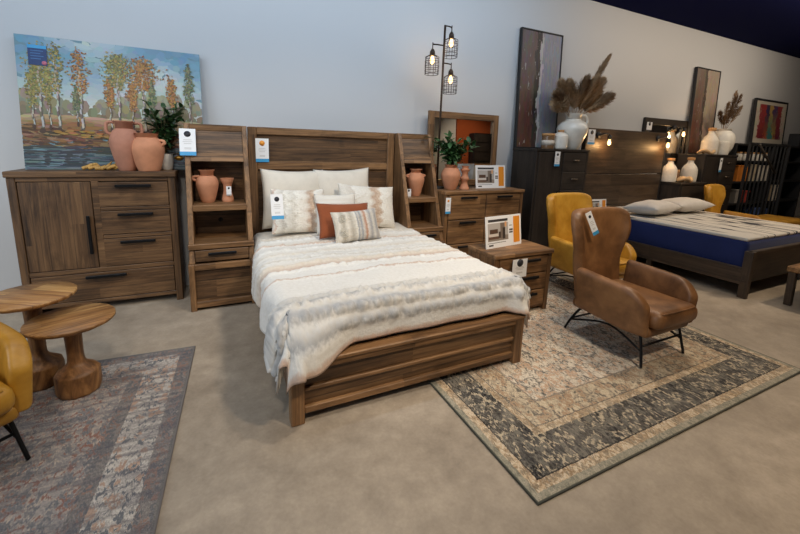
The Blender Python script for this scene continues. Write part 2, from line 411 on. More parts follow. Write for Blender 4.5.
rug('area_rug', 'cream and charcoal oriental rug under the bed corner and the tan armchair', 1.31, 1.215, (2.22, -1.915, 0), 0, m_rug, plain('rug_edge', srgb(84, 84, 74), .9))
pB2 = (srgb(190, 182, 172), srgb(160, 154, 148), srgb(92, 96, 102), srgb(170, 132, 106), srgb(124, 120, 116))
pC2 = (srgb(112, 108, 106), srgb(146, 138, 130), srgb(138, 108, 96), srgb(88, 90, 96), srgb(128, 120, 114))
pF2 = (srgb(134, 129, 126), srgb(164, 154, 145), srgb(132, 92, 80), srgb(92, 96, 102), srgb(180, 164, 148))
m_rug2 = rugmat('rug_grey_red', 1.1, 1.5, [(-1, .015, srgb(112, 108, 104)), (.015, .085, pC2), (.085, .27, pB2), (.27, .34, pC2)], pF2, 8.1, .35, .6)
rug('area_rug', 'faded grey and red oriental rug under the round wooden side tables', 1.1, 1.5, (-1.70, -2.60, 0), R(-3.2), m_rug2, plain('rug_edge_grey', srgb(110, 106, 104), .9))

# ------------------------------------------------------------------ tall reclaimed-wood chest (left)
def bar_handle(w_, z, y, par, vertical=False, x=0, name='handle'):
    m = MB(); a = w_/2
    if vertical: m.box(x-.012, x+.012, y-.034, y-.016, z-a, z+a, .004); [m.box(x-.008, x+.008, y-.02, y+.002, z+k*a*.8-.01, z+k*a*.8+.01, .002) for k in (-1, 1)]
    else: m.box(x-a, x+a, y-.034, y-.016, z-.013, z+.013, .004); [m.box(x+k*a*.8-.01, x+k*a*.8+.01, y-.02, y+.002, z-.008, z+.008, .002) for k in (-1, 1)]
    return m.build(name, BLACK, par)
def front(name, x0, x1, z0, z1, y, pal, par, grain='x', stack='z', pw=.14, frame=0):
    """a drawer or door front set in the plane y, proud by 12 mm"""
    m = MB(); m.box(x0, x1, y-.012, y+.02, z0, z1, .004)
    return m.build(name, wood(pal, grain, stack, pw), par)

CH = thing('storage_chest', 'tall brown plank chest with one plank door and four drawers below the birch painting', 'chest', (-1.245, -.15, 0))
x0, x1, D, H = -.585, .585, .38, 1.25
m = MB(); m.box(x0+.03, x1-.03, .03, D-.01, .09, H-.05, .003); m.build('carcass', wood('rustic', 'z', 'y', .13), CH)
MB().box(x0-.01, x1+.01, -.02, D, H-.05, H, .006).build('top', wood('rustic', 'x', 'y', .13), CH)
for s in (-1, 1):
    MB().box(min(s*.585, s*.53), max(s*.585, s*.53), -.005, D-.005, 0, H-.05, .005).build('side_post', wood('rustic', 'z', 'y', .13), CH)
m = MB(); m.box(-.53, .53, 0, .035, H-.085, H-.05, .003); m.box(-.53, .53, 0, .035, .355, .395, .003); m.box(-.53, .53, 0, .035, .065, .10, .003)
m.box(-.045, .005, 0, .035, .395, H-.085, .003); m.box(.005, .53, 0, .035, .905, .935, .003); m.box(.005, .53, 0, .035, .655, .685, .003)
m.build('face_frame', wood('rustic', 'x', 'z', .5), CH)
d = front('door', -.525, -.05, .40, H-.09, .012, 'rustic', CH, 'z', 'x', .085); bar_handle(.34, .70, 0, d, True, -.085)
for z0, z1 in ((.94, 1.155), (.69, .90), (.40, .65)):
    d = front('drawer', -.0, .525, z0, z1, .012, 'rustic', CH, pw=.11); bar_handle(.27, z1-.032, 0, d, x=.262)
d = front('drawer', -.525, .525, .105, .35, .012, 'rustic', CH, pw=.125); bar_handle(.30, .318, 0, d)

# ------------------------------------------------------------------ queen bed with pier shelves
BW, BL = 1.65, 2.26
BED = thing('bed', 'queen bed of brown reclaimed planks with a panelled headboard and low footboard', 'bed', (BW/2, -BL/2, 0))
hx, yh, yf = BW/2, BL/2, -BL/2
for s in (-1, 1):
    MB().box(min(s*hx, s*(hx-.085)), max(s*hx, s*(hx-.085)), yh, yh+.075, 0, 1.69, .006).build('headboard_post', wood('honey', 'z', 'x', .2), BED)
MB().box(-hx+.085, hx-.085, yh+.005, yh+.075, 1.615, 1.69, .006).build('headboard_rail', wood('honey', 'x', 'z', .3), BED)
MB().box(-hx+.085, hx-.085, yh+.005, yh+.075, 1.255, 1.335, .006).build('headboard_rail', wood('honey', 'x', 'z', .31), BED)
MB().box(-hx+.085, hx-.085, yh+.03, yh+.06, 1.335, 1.615, .002).build('headboard_panel', wood('rustic', 'x', 'z', .14), BED)
MB().box(-hx+.085, hx-.085, yh+.03, yh+.06, .25, 1.255, .002).build('headboard_panel', wood('rustic', 'x', 'z', .16), BED)
for s in (-1, 1):
    MB().box(min(s*hx, s*(hx-.075)), max(s*hx, s*(hx-.075)), yf, yf+.075, 0, .36, .006).build('footboard_leg', wood('honey', 'z', 'x', .2), BED)
MB().box(-hx, hx, yf-.008, yf+.083, .355, .38, .005).build('footboard_cap', wood('honey', 'x', 'y', .3), BED)
MB().box(-hx+.075, hx-.075, yf+.006, yf+.07, .315, .355, .004).build('footboard_rail', wood('honey', 'x', 'z', .3), BED)
MB().box(-hx+.075, hx-.075, yf+.012, yf+.07, .190, .215, .004).build('footboard_rail', wood('honey', 'x', 'z', .3), BED)
MB().box(-hx+.075, hx-.075, yf+.006, yf+.07, .060, .100, .004).build('footboard_rail', wood('honey', 'x', 'z', .3), BED)
MB().box(-hx+.075, hx-.075, yf+.03, yf+.055, .215, .315, .001).build('footboard_panel', wood('rustic', 'x', 'z', .2), BED)
MB().box(-hx+.075, hx-.075, yf+.03, yf+.055, .100, .190, .001).build('footboard_panel', wood('rustic', 'x', 'z', .21), BED)
for s in (-1, 1):
    MB().box(min(s*hx, s*(hx-.035))-s*.01, max(s*hx, s*(hx-.035))-s*.01, yf+.075, yh, .12, .355, .004).build('side_rail', wood('rustic', 'y', 'z', .12), BED)
MB().box(-hx+.045, hx-.045, yf+.09, yh, .26, .30, .004).build('slat_base', wood('honey', 'x', 'y', .1), BED)
MAT = MB().box(-.775, .775, -1.04, 1.04, 0, .29, .06, seg=4).build('mattress', fabric('ticking', (.75, .74, .72)))
MAT.location = (BW/2, -1.06, .30); tag(MAT, 'white mattress hidden under the cream ruffled duvet', 'mattress')

def pier(label, x0, wd, flip, group=None):
    """ladder-like shelf tower: flush with the headboard at its top, deeper to its foot"""
    P = thing('pier_bookcase', label, 'bookcase', (x0+wd/2, 0, 0)); h = wd/2
    yt, yb, zt, zb, yw = -.07, -.47, 1.69, .44, .05
    side = [(yw, zb), (yb, zb), (yt, zt), (yw, zt)]
    for s in (-1, 1):
        a, b = sorted((s*h, s*(h-.045)))
        MB().poly(side, 'x', a, b, .003).build('side_panel', wood('honey', 'z', 'y', .14), P)
    fy = lambda z: yb+(yt-yb)*(z-zb)/(zt-zb)
    hi = h-.045
    MB().box(-hi, hi, fy(1.66)+.005, yw, 1.63, 1.69, .004).build('top_rail', wood('honey', 'x', 'z', .3), P)
    MB().poly([(fy(1.42)+.02, 1.42), (fy(1.63)+.02, 1.63), (yw-.03, 1.63), (yw-.03, 1.42)], 'x', -hi, hi, 0).build('upper_panel', wood('rustic', 'x', 'z', .11), P)
    MB().poly([(fy(1.345)-.0, 1.345), (fy(1.42)-.0, 1.42), (fy(1.42)+.05, 1.42), (fy(1.42)+.05, 1.345)], 'x', -hi, hi, .002).build('middle_rail', wood('honey', 'x', 'z', .3), P)
    MB().box(-hi, hi, yw-.03, yw, .45, 1.42, .002).build('back_panel', wood('rustic', 'x', 'z', .12), P)
    MB().box(-hi, hi, fy(.92)-.02, yw-.03, .895, .95, .005).build('shelf', wood('honey', 'x', 'y', .2), P)
    MB().box(-h-.004, h+.004, fy(.58)-.03, yw-.03, .565, .615, .005).build('shelf', wood('honey', 'x', 'y', .2), P)
    o = MB().tube([(.0, yw-.036, .745), (.0, yw-.029, .745)], .022, 16).build('cable_hole', BLACKM, P)
    MB().box(-hi, hi, fy(.5)+.03, yw-.03, .445, .56, .002).build('drawer_box', wood('rustic', 'y', 'z', .2), P)
    d = MB().box(-hi+.004, hi-.004, fy(.5)-.005, fy(.5)+.03, .45, .556, .004).build('drawer', wood('rustic', 'x', 'z', .3), P)
    bar_handle(.24, .525, fy(.5)-.005, d)
    # foot box
    b0 = -.50
    for s in (-1, 1):
        a, b = sorted((s*(h+.01), s*(h-.04)))
        MB().box(a, b, b0, yw, 0, .44, .004).build('base_post', wood('honey', 'z', 'y', .2), P)
    MB().box(-hi-.005, hi+.005, b0, b0+.04, .385, .44, .003).build('base_rail', wood('honey', 'x', 'z', .3), P)
    MB().box(-hi-.005, hi+.005, b0, b0+.04, .03, .085, .003).build('base_rail', wood('honey', 'x', 'z', .3), P)
    MB().box(-hi-.005, hi+.005, b0+.03, yw, .05, .43, .002).build('base_panel', wood('rustic', 'x', 'z', .17), P)
    return P
pier('brown ladder-like pier shelf between the plank chest and the bed', -.565, .55, 1, 'pier shelves flanking the bed')
pier('brown ladder-like pier shelf between the headboard and the framed mirror', 1.66, .455, -1, 'pier shelves flanking the bed')

# ------------------------------------------------------------------ duvet
def sm(a, b, x):
    t = max(0, min(1, (x-a)/(b-a))); return t*t*(3-2*t)
def duvet():
    W, L, zt = BW-.03, 2.08, .612
    ovl, ovr, ovf, rr = .34, .36, .27, .115
    ROWS = [(2.00, .016), (2.075, .020), (2.15, .022), (2.22, .018), (1.34, .012), (1.46, .010), (1.20, .010), (1.08, .009), (.92, .011), (.78, .010), (.60, .010), (.48, .009), (1.64, .008)]
    def fn(a, b):
        s = -ovl+a*(W+ovl+ovr); t = .16+b*(L+ovf-.16)
        spill = 1-sm(.05, .36, s); spr = sm(W-.12, W, s)
        if t > L: t = L+(t-L)*(1+.22*spill+.05*spr)
        os = -s if s < 0 else (s-W if s > W else 0); sg = -1 if s < 0 else 1
        ot = max(0, t-L)
        # waved overflow
        o = math.hypot(os, ot)
        if os > 0 and ot > 0:
            k_ = .80/(o/max(os, ot)) if o > 1.25*max(os, ot) else 1; os *= min(1, k_); ot *= min(1, k_); o = math.hypot(os, ot)
        x = min(max(s, 0), W); y = -min(t, L); z = zt
        if o > 1e-6:
            dx, dy = sg*os/o, -ot/o
            q = math.pi/2*rr
            if o < q: out = rr*math.sin(o/rr); dz = rr*(1-math.cos(o/rr))
            else: out = rr+(.05+.10*spill*sm(1.6, 2.2, t))*(o-q); dz = rr+(o-q)*.985
            drop = sm(.02, .3, o)
            fold = .022*math.sin(t*13+2*math.sin(t*3.1))*(os > 0)+.016*math.sin(s*15+1.5)*(ot > 0)*(.3+.7*spill)
            out += fold*drop
            x += dx*out; y += dy*out; z -= dz
            if ot > 0:   # the corner spills over the footboard, the rest goes down behind it
                y -= .13*spill*sm(.04, .22, o)+.05*spr*sm(.03, .2, o)
        # soft top: puffs and creases
        top = 1-sm(.0, .2, o)
        n = noise.noise(Vector((s*2.3, t*2.1, 1.7)))*.016+noise.noise(Vector((s*6, t*4.2, 4.1)))*.008
        z += n*top+.012*top*math.sin(math.pi*max(0, min(1, s/W)))
        for tr, am in ROWS:
            e = (t-tr-.012*noise.noise(Vector((s*4, tr*9, 0))))/.022
            if abs(e) < 3:
                k = am*math.exp(-e*e)*(1+1.5*noise.noise(Vector((s*34, t*16, tr)))+.8*noise.noise(Vector((s*70, t*20, tr))))
                z += k*(top*.9+.1); 
                if o > .05 and ot > 0: y -= k*.8
                if o > .05 and os > 0: x += sg*k*.5
        hd = .45+.55*sm(.5, .85, t)
        if x < 0: x *= hd
        x = x*.965+.055
        return Vector((x, y, z))
    m = MB(); m.grid(fn, 170, 190, True, uv=lambda a, b: (a, (.16+b*(L+ovf-.16))/2.4))
    W_, IV, LG, GR, PK = srgb(224, 222, 216), srgb(216, 208, 194), srgb(196, 190, 180), srgb(166, 167, 168), srgb(198, 172, 154)
    T = lambda v: v/2.4
    GB = srgb(212, 209, 202)
    st = [(0, IV), (.46, IV), (.48, LG), (.50, IV), (.60, GB), (.63, W_), (.77, IV), (.79, PK), (.81, W_), (.92, GB), (.95, W_), (1.08, IV), (1.10, GB), (1.20, W_), (1.22, LG), (1.24, W_), (1.34, IV), (1.44, PK), (1.46, W_), (1.62, W_), (1.64, PK), (1.66, W_),
          (1.93, W_), (1.99, GB), (2.05, GR), (2.09, GB), (2.14, GR), (2.18, GB), (2.22, GR), (2.26, W_), (2.31, W_), (2.33, PK)]  # grey stops paint the shadow of the ruffles into the fabric colour
    st = [(T(a), c) for a, c in st][:32]
    o = m.build('duvet', banded('duvet_fabric', st, 1, .022, 95, length=1.0, bstr=.8), None, mods=[('SOLIDIFY', dict(thickness=.012, offset=-1))])
    tag(o, 'cream duvet with ruffled rows, their shadow painted grey, draped over the queen bed', 'duvet'); return o
duvet()

# ------------------------------------------------------------------ pillows
def pillow_mb(wd, ht, th, n=26, pin=.07, ribs=0, seedv=0, lump=0):
    m = MB(); n = 72 if lump else n
    def surf(sgn):
        def fn(a, b):
            u, v = 2*a-1, 2*b-1
            if sgn < 0: u = -u
            edge = (1-abs(u)**2.6)*(1-abs(v)**2.6)
            t = th/2*max(0, edge)**.55
            x = u*wd/2*(1-pin*(1-v*v)*abs(u)**3*1.0); z = v*ht/2*(1-pin*1.2*(1-u*u)*abs(v)**3)
            t *= 1+.14*noise.noise(Vector((u*2+seedv, v*2, sgn)))
            if ribs: t += .006*math.sin(v*ribs)*edge**.3
            if lump and sgn > 0:
                t += lump*(abs(noise.noise(Vector((u*9, v*14, seedv))))+1.1*abs(noise.noise(Vector((u*26, v*26, seedv)))))*edge**.4
            return Vector((x, -sgn*t, z+ht/2))
        return fn
    m.grid(surf(1), n, n, True, uv=lambda a, b: (a, b)); m.grid(surf(-1), n, n, True, uv=lambda a, b: (1-a, b))
    bmesh.ops.remove_doubles(m.bm, verts=m.bm.verts, dist=.0006)
    return m
def pillow(name, label, cat, loc, lean, yaw, roll, size, mat, group=None, piping=None, **kw):
    t = thing(name, label, cat, loc, group=group)
    t.rotation_euler = (R(-lean), R(roll), R(yaw))
    pillow_mb(*size, **kw).build('cover', mat, t)
    return t
CREAM = fabric('cream_linen', srgb(218, 210, 196)); RUSTF = fabric('rust_velvet', srgb(140, 72, 36), 150)
pillow('euro_pillow', 'large plain cream pillow against the headboard on the left', 'pillow', (.42, -.17, .645), 10, 0, 1, (.66, .63, .17), CREAM, 'plain cream pillows')
pillow('euro_pillow', 'large plain cream pillow against the headboard on the right', 'pillow', (1.0, -.17, .645), 10, 2, -2, (.66, .64, .17), CREAM, 'plain cream pillows', seedv=3)
SH = [(0, srgb(226, 220, 208)), (.06, srgb(206, 182, 164)), (.09, srgb(228, 224, 214)), (.22, srgb(204, 198, 186)), (.26, srgb(230, 226, 216)), (.40, srgb(210, 204, 192)), (.46, srgb(232, 228, 218)), (.62, srgb(222, 214, 202)),
      (.70, srgb(186, 160, 138)), (.78, srgb(200, 178, 156)), (.83, srgb(230, 226, 216)), (1, srgb(220, 212, 200))]
SHAM = banded('sham_weave', SH, 0, .10, 34, bstr=1.0, wave=.028)
SHAM2 = banded('sham_weave_beige', [(p, c) for p, c in [(0, srgb(226, 220, 208)), (.2, srgb(206, 198, 186)), (.24, srgb(228, 224, 214)), (.5, srgb(222, 216, 204)), (.58, srgb(186, 160, 138)), (.67, srgb(202, 180, 158)), (.72, srgb(230, 226, 216)), (1, srgb(214, 206, 192))]], 0, .10, 34, bstr=1.0, wave=.028)
pillow('pillow_sham', 'tufted white sham with a wavy beige stripe and a price card clipped on', 'pillow', (.42, -.45, .645), 22, -4, 1, (.54, .47, .16), SHAM, 'tufted shams', lump=.012)
pillow('pillow_sham', 'tufted white sham with a wavy beige stripe, right of the rust pillow', 'pillow', (1.17, -.42, .645), 20, 3, 5, (.68, .49, .16), SHAM2, 'tufted shams', lump=.012, seedv=5)
RIB = banded('ribbed_cotton', [(0, srgb(226, 222, 212)), (.5, srgb(232, 228, 220)), (1, srgb(224, 218, 206))], 1, .02, 120)
pillow('lumbar_pillow', 'white ribbed lumbar pillow standing behind the rust pillow', 'pillow', (.79, -.545, .64), 18, 0, 0, (.44, .42, .12), RIB, ribs=28)
pillow('throw_pillow', 'plain rust velvet pillow behind the small patterned one', 'pillow', (.83, -.70, .637), 26, 3, 2, (.56, .36, .14), RUSTF)
LUM = banded('embroidered_weave', [(0, srgb(200, 190, 172)), (.10, srgb(222, 214, 200)), (.18, srgb(176, 168, 152)), (.27, srgb(220, 212, 198)), (.36, srgb(180, 172, 158)), (.46, srgb(226, 220, 208)), (.48, srgb(150, 152, 156)), (.52, srgb(200, 194, 184)), (.56, srgb(150, 152, 156)), (.60, srgb(204, 198, 188)), (.66, srgb(180, 134, 106)), (.70, srgb(214, 206, 196)), (.78, srgb(158, 156, 156)), (.84, srgb(210, 204, 192)), (.92, srgb(160, 156, 154)), (1, srgb(206, 198, 184))], 0, .05, 40, bstr=.8)
t = pillow('lumbar_pillow', 'small embroidered lumbar pillow with grey and rust stripes, front of the pile', 'pillow', (.90, -.865, .635), 24, 5, -2, (.48, .31, .13), LUM, lump=.01)
m = MB()
for cx_, cz_ in ((-.14, .22), (-.15, .10), (-.07, .16)):
    for k in range(3): m.tube([(cx_+(.016+.014*k)*math.cos(a*math.pi/8), -.064+.2*abs(cx_+.0)**2+.004*k, cz_+(.016+.014*k)*math.sin(a*math.pi/8)) for a in range(16)], .004, 6, closed=True)
m.build('embroidery', fabric('thread', srgb(206, 200, 186)), t)

# ------------------------------------------------------------------ terracotta, plants, decor
def sprof(pts, n=5):
    """smooth a (radius, height) profile"""
    out = []
    for i in range(len(pts)-1):
        p0, p1, p2, p3 = pts[max(0, i-1)], pts[i], pts[i+1], pts[min(len(pts)-1, i+2)]
        for k in range(n):
            u = k/n
            out.append(tuple(.5*((2*p1[j])+(p2[j]-p0[j])*u+(2*p0[j]-5*p1[j]+4*p2[j]-p3[j])*u*u+(3*p1[j]-p0[j]-3*p2[j]+p3[j])*u**3) for j in (0, 1)))
    out.append(pts[-1]); return [(max(0, r), z) for r, z in out]
def vase(name, label, loc, outer, mat, handles=(), rz=0, hr=.013, group=None, cat='vase', inner=True):
    t = thing(name, label, cat, loc, rz, group)
    o = sprof(outer)
    top = o[-1]; wall = .012
    prof = [(0, 0)]+o+([(max(.008, top[0]-wall), top[1]-.002), (max(.008, top[0]-wall-.004), top[1]*.80), (0, top[1]*.79)] if inner else [])
    MB().lathe(prof, seg=36).build('body', mat, t)
    for pts in handles:
        MB().tube(pts, hr, 8, sub=5).build('handle', mat, t)
    return t
def ear(r0, z0, z1, out, ang=0):
    c, s = math.cos(R(ang)), math.sin(R(ang))
    return [(c*r, s*r, z) for r, z in ((r0-.012, z0), (r0+out*.8, z0+.02), (r0+out, (z0+z1)/2), (r0+out*.7, z1-.005), (r0-.03, z1))]
ZC = 1.25
vase('amphora', 'tall rose terracotta amphora on the plank chest, behind the wide jar', (-1.03, -.055, ZC), [(.065, 0), (.085, .06), (.115, .2), (.118, .27), (.09, .345), (.058, .375), (.05, .40), (.075, .425), (.08, .435)], TERRA2, [ear(.10, .31, .42, .03, 0), ear(.10, .31, .42, .03, 180)], R(15))
vase('jar', 'wide terracotta jar with two ear handles on the plank chest', (-.86, -.085, ZC), [(.085, 0), (.105, .06), (.13, .17), (.128, .23), (.105, .28), (.085, .295), (.085, .325), (.098, .335)], TERRA, [ear(.118, .225, .275, .03, 0), ear(.118, .225, .275, .03, 180)], R(-20))
def leaf(m, p, d, ln, wd, nrm):
    d = d.normalized(); sd = d.cross(nrm)
    if sd.length < 1e-4: sd = d.orthogonal()
    sd.normalize(); up_ = sd.cross(d)
    pts = [p, p+d*ln*.35+sd*wd*.5+up_*wd*.12, p+d*ln*.75+sd*wd*.38+up_*wd*.1, p+d*ln-up_*ln*.12, p+d*ln*.75-sd*wd*.38+up_*wd*.1, p+d*ln*.35-sd*wd*.5+up_*wd*.12]
    mid1 = p+d*ln*.35; mid2 = p+d*ln*.75
    V = [m.bm.verts.new(q) for q in pts]; a, b = m.bm.verts.new(mid1), m.bm.verts.new(mid2)
    for f in ((V[0], V[1], a), (V[1], V[2], b, a), (V[2], V[3], b), (V[3], V[4], b), (V[4], V[5], a, b), (V[5], V[0], a)):
        m.bm.faces.new(f).smooth = True
def greens(name, label, loc, stems, leafmat, lsize, seed, spread, height, per=16, cat='plant', dense=.0):
    rnd = random.Random(seed); t = thing(name, label, cat, loc)
    fo, st = MB(), MB()
    for i in range(stems):
        a = 2*math.pi*(i+rnd.random()*.6)/stems; k = spread*(.25+.75*rnd.random()); hh = height*(.6+.4*rnd.random())
        P = [Vector((c_*k*math.cos(a), c_*k*math.sin(a)*.45, hh*h2)) for c_, h2 in ((0, 0), (.15, .35), (.55, .7), (1, 1))]
        st.tube(P, .003, 5, sub=4)
        for j in range(per):
            u = .25+.75*(j+.5)/per; q = u*3; s_ = min(2, int(q)); p = P[s_].lerp(P[s_+1], q-s_)
            d = Vector((rnd.gauss(0, 1), rnd.gauss(0, .7), rnd.gauss(.35, .6)))
            leaf(fo, p, d, lsize*(.7+.6*rnd.random()), lsize*.55, Vector((rnd.gauss(0, .3), rnd.gauss(0, .3), 1)))
    st.build('stems', STEM, t); fo.build('foliage', leafmat, t); return t
pot = vase('flower_pot', 'white pot of green branches at the right end of the plank chest', (-.735, .035, ZC), [(.045, 0), (.055, .03), (.06, .11), (.058, .15), (.062, .155)], CERMAT, inner=True, cat='pot')
greens('leafy_branches', 'dark green leafy branches in the white pot beside the birch painting', (-.735, .035, ZC+.125), 11, LEAF2, .085, 3, .19, .50, 15)
# driftwood on the chest
t = thing('driftwood', 'small golden driftwood sculpture lying at the foot of the amphora', 'ornament', (-1.17, -.06, ZC))
rnd = random.Random(5)
for k in range(7):
    x = -.14+.045*k; m = MB()
    m.tube([(x-.05, rnd.uniform(-.02, .02), .018), (x, rnd.uniform(-.03, .03), .02+rnd.random()*.02), (x+.04, rnd.uniform(-.03, .03), .02+.05*rnd.random()), (x+.07, rnd.uniform(-.02, .03), .03+.06*rnd.random())], [.016, .018, .012, .006], 7, sub=3)
    m.build('branch', plain('driftwood_gold', srgb(176, 136, 70), .6, nz=.25) if k == 0 else bpy.data.materials['driftwood_gold'], t)
t = thing('gold_ornament', 'small gold ornament hanging beside the price card at the end of the plank chest', 'ornament', (-.63, .10, ZC))
MB().lathe(sprof([(.03, 0), (.012, .02), (.01, .06), (.04, .09), (.055, .115), (.03, .14), (.01, .15)])).build('cup', GOLD, t)
m = MB()
for k in range(8):
    a = k*math.pi/4; leaf(m, Vector((0, 0, .14)), Vector((math.cos(a), math.sin(a), .3)), .07, .04, Vector((0, 0, 1)))
m.build('petals', GOLD, t)

JUG = [(.055, 0), (.07, .04), (.095, .14), (.10, .19), (.085, .235), (.055, .26), (.052, .285), (.068, .305), (.072, .312)]
vase('jug', 'round terracotta jug with one looped handle on the left pier shelf', (-.392, -.12, .95), JUG, TERRA, [ear(.09, .20, .25, .035, 180)], 0, .014, cat='jug')
vase('vase', 'narrow waisted terracotta vase with a price card on the left pier shelf', (-.215, -.11, .95), [(.052, 0), (.055, .02), (.05, .05), (.04, .09), (.037, .13), (.042, .17), (.055, .20), (.062, .225), (.064, .23)], TERRA)
vase('jug', 'round terracotta jug with two small ears on the right pier shelf', (1.888, -.13, .95), [(.06, 0), (.075, .05), (.105, .17), (.105, .22), (.085, .265), (.058, .285), (.056, .30), (.074, .318), (.076, .325)], TERRA, [ear(.098, .215, .255, .028, 0), ear(.098, .215, .255, .028, 180)], 0, .012, cat='jug')

# ------------------------------------------------------------------ price cards
def card(label, loc, rz=0, lean=0, size=(.085, .15), logo=INK, small=False, roll=0, base=BLUE):
    """hanging card: logo disc, small print lines, blue foot strip; local origin at the card's top edge"""
    t = thing('price_card', label, 'price tag', loc); t.rotation_euler = (R(-lean), R(roll), rz)
    w_, h_ = size
    MB().box(-w_/2, w_/2, -.001, .001, -h_, 0, 0).build('card', WHITE, t)
    MB().box(-w_/2, w_/2, -.0022, -.001, -h_, -h_*.86, 0).build('blue_strip', base, t)
    m = MB(); m.tube([(0, -.0022, -h_*.2), (0, -.001, -h_*.2)], w_*.21, 20); m.build('logo', logo, t)
    if not small:
        m = MB()
        for k, (z, ww) in enumerate(((.42, .5), (.49, .6), (.56, .45), (.72, .42), (.76, .42))): m.box(-w_*ww/2, w_*ww/2, -.0018, -.001, -h_*z-.002, -h_*z+.002, 0)
        m.build('print', GREYP, t)
    return t
HB = plain('sun_logo', srgb(230, 150, 50), .5)
card('price card with a dark disc hanging atop the pier shelf by the plank chest', (-.535, -.105, 1.64), 0, 17.7, (.135, .255))
card('price card with an orange sun logo on the headboard', (.135, -.006, 1.575), 0, 0, (.13, .24), HB)
card('price card clipped to the tufted sham at the left of the bed', (.19, -.545, 1.065), 0, 18, (.11, .235))
card('small price card on the waisted terracotta vase', (-.205, -.172, 1.105), 0, 0, (.045, .09), small=True, base=GREYP)
card('small price card standing beside the jug on the right pier shelf', (1.745, -.24, 1.045), 0, 0, (.06, .095), small=True, base=GREYP)
card('price card with a sun logo hanging at the left side of the wide dresser', (2.155, -.468, .96), 0, 0, (.07, .19), HB)

# ------------------------------------------------------------------ birch painting
rnd = random.Random(21)
def daub(L, x, z, w_, h_, col, ang=0, n=7, jit=.25):
    L.append((x, z, w_, h_, col, ang, n, jit))
def paint_build(name, daubs, par, y=-.0015, rr=random.Random(1), clip=None):
    m = MB()
    for i, (x, z, w_, h_, col, ang, n, jit) in enumerate(daubs):
        c, s = math.cos(ang), math.sin(ang); pts = []
        for k in range(n):
            a = -2*math.pi*k/n+(math.pi/4 if n == 4 else 0); q = (1.414 if n == 4 else 1)*(1+jit*(rr.random()-.5))
            px, pz = w_/2*q*math.cos(a), h_/2*q*math.sin(a)
            X, Z = x+c*px-s*pz, z+s*px+c*pz
            if clip: X = max(clip[0], min(clip[1], X)); Z = max(clip[2], min(clip[3], Z))
            pts.append((X, y-i*1.2e-6, Z))
        m.face(pts[::-1], col=srgb(*[max(0, min(255, v)) for v in col]))
    bm_ = m.bm; bmesh.ops.recalc_face_normals(bm_, faces=bm_.faces[:])
    return m.build(name, PAINT, par)
PW, PH = 1.37, 1.12
PT = thing('birch_painting', 'wide autumn landscape painting of birches by water leaning on the wall', 'painting', (-1.09, .055, ZC)); PT.rotation_euler = (R(-7), 0, 0)
MB().box(-PW/2, PW/2, 0, .035, 0, PH, .002).build('canvas', plain('canvas_edge', srgb(110, 140, 150), .7), PT)
D_ = []
J = lambda c, a: tuple(v+rnd.uniform(-a, a) for v in c)
def lerp3(a, b, t): return tuple(a[i]+(b[i]-a[i])*t for i in range(3))
for i in range(900):   # sky
    x, z = rnd.uniform(-PW/2, PW/2), rnd.uniform(.48, PH)
    base = lerp3((176, 186, 182), (104, 142, 164), sm(.5, 1.08, z)); k = noise.noise(Vector((x*2.5, z*3, 2)))
    base = lerp3(base, (190, 196, 190), max(0, min(1, .5+k*1.4-.8*abs(x-.1))))
    daub(D_, x, z, rnd.uniform(.06, .14), rnd.uniform(.03, .07), J(base, 6), rnd.uniform(-.6, .6))
for i in range(420):   # hazy far woods
    x = rnd.uniform(-PW/2, PW/2); z = .44+.20*rnd.random()**1.5+.06*math.sin(x*5)
    daub(D_, x, z, rnd.uniform(.03, .07), rnd.uniform(.04, .10), J(lerp3((108, 102, 80), (152, 146, 124), (z-.44)/.25), 12))
for i in range(420):   # pale field, then the ochre bank
    x, z = rnd.uniform(-PW/2, PW/2), rnd.uniform(.34, .46)
    daub(D_, x, z, rnd.uniform(.06, .16), rnd.uniform(.012, .03), J(lerp3((128, 92, 58), (176, 156, 124), sm(.34, .44, z+.05*math.sin(x*4))), 12))
for i in range(620):
    x, z = rnd.uniform(-PW/2, PW/2), rnd.uniform(.19, .36)
    c_ = rnd.choice([(88, 58, 38), (104, 70, 44), (128, 90, 52), (70, 48, 36), (140, 110, 82)])
    daub(D_, x, z+.02*math.sin(x*9), rnd.uniform(.04, .13), rnd.uniform(.01, .026), J(c_, 10), rnd.uniform(-.25, .1))
for i in range(420):   # water
    x, z = rnd.uniform(-PW/2, PW/2), rnd.uniform(.0, .20)
    c_ = rnd.choice([(62, 78, 88), (84, 100, 108), (44, 56, 66), (104, 116, 122)])
    if z > .14 and rnd.random() < .6: c_ = (58, 58, 58)
    if .02 < z < .11 and -.05 < x < .2 and rnd.random() < .6: c_ = (166, 134, 106)
    daub(D_, x, z, rnd.uniform(.08, .2), rnd.uniform(.008, .02), J(c_, 8))
for x in (-.52, -.38, -.27, .0, .2): # dark reflections
    for k in range(6): daub(D_, x+rnd.uniform(-.02, .02), .05+.02*k, .05, .02, (52, 56, 60))
FOL = {'y': [(140, 128, 68), (116, 112, 64), (160, 142, 84), (98, 98, 60)], 'o': [(140, 94, 46), (158, 110, 56), (112, 74, 38), (172, 128, 72)], 'g': [(92, 100, 70), (110, 114, 78), (72, 82, 60), (128, 126, 90)]}
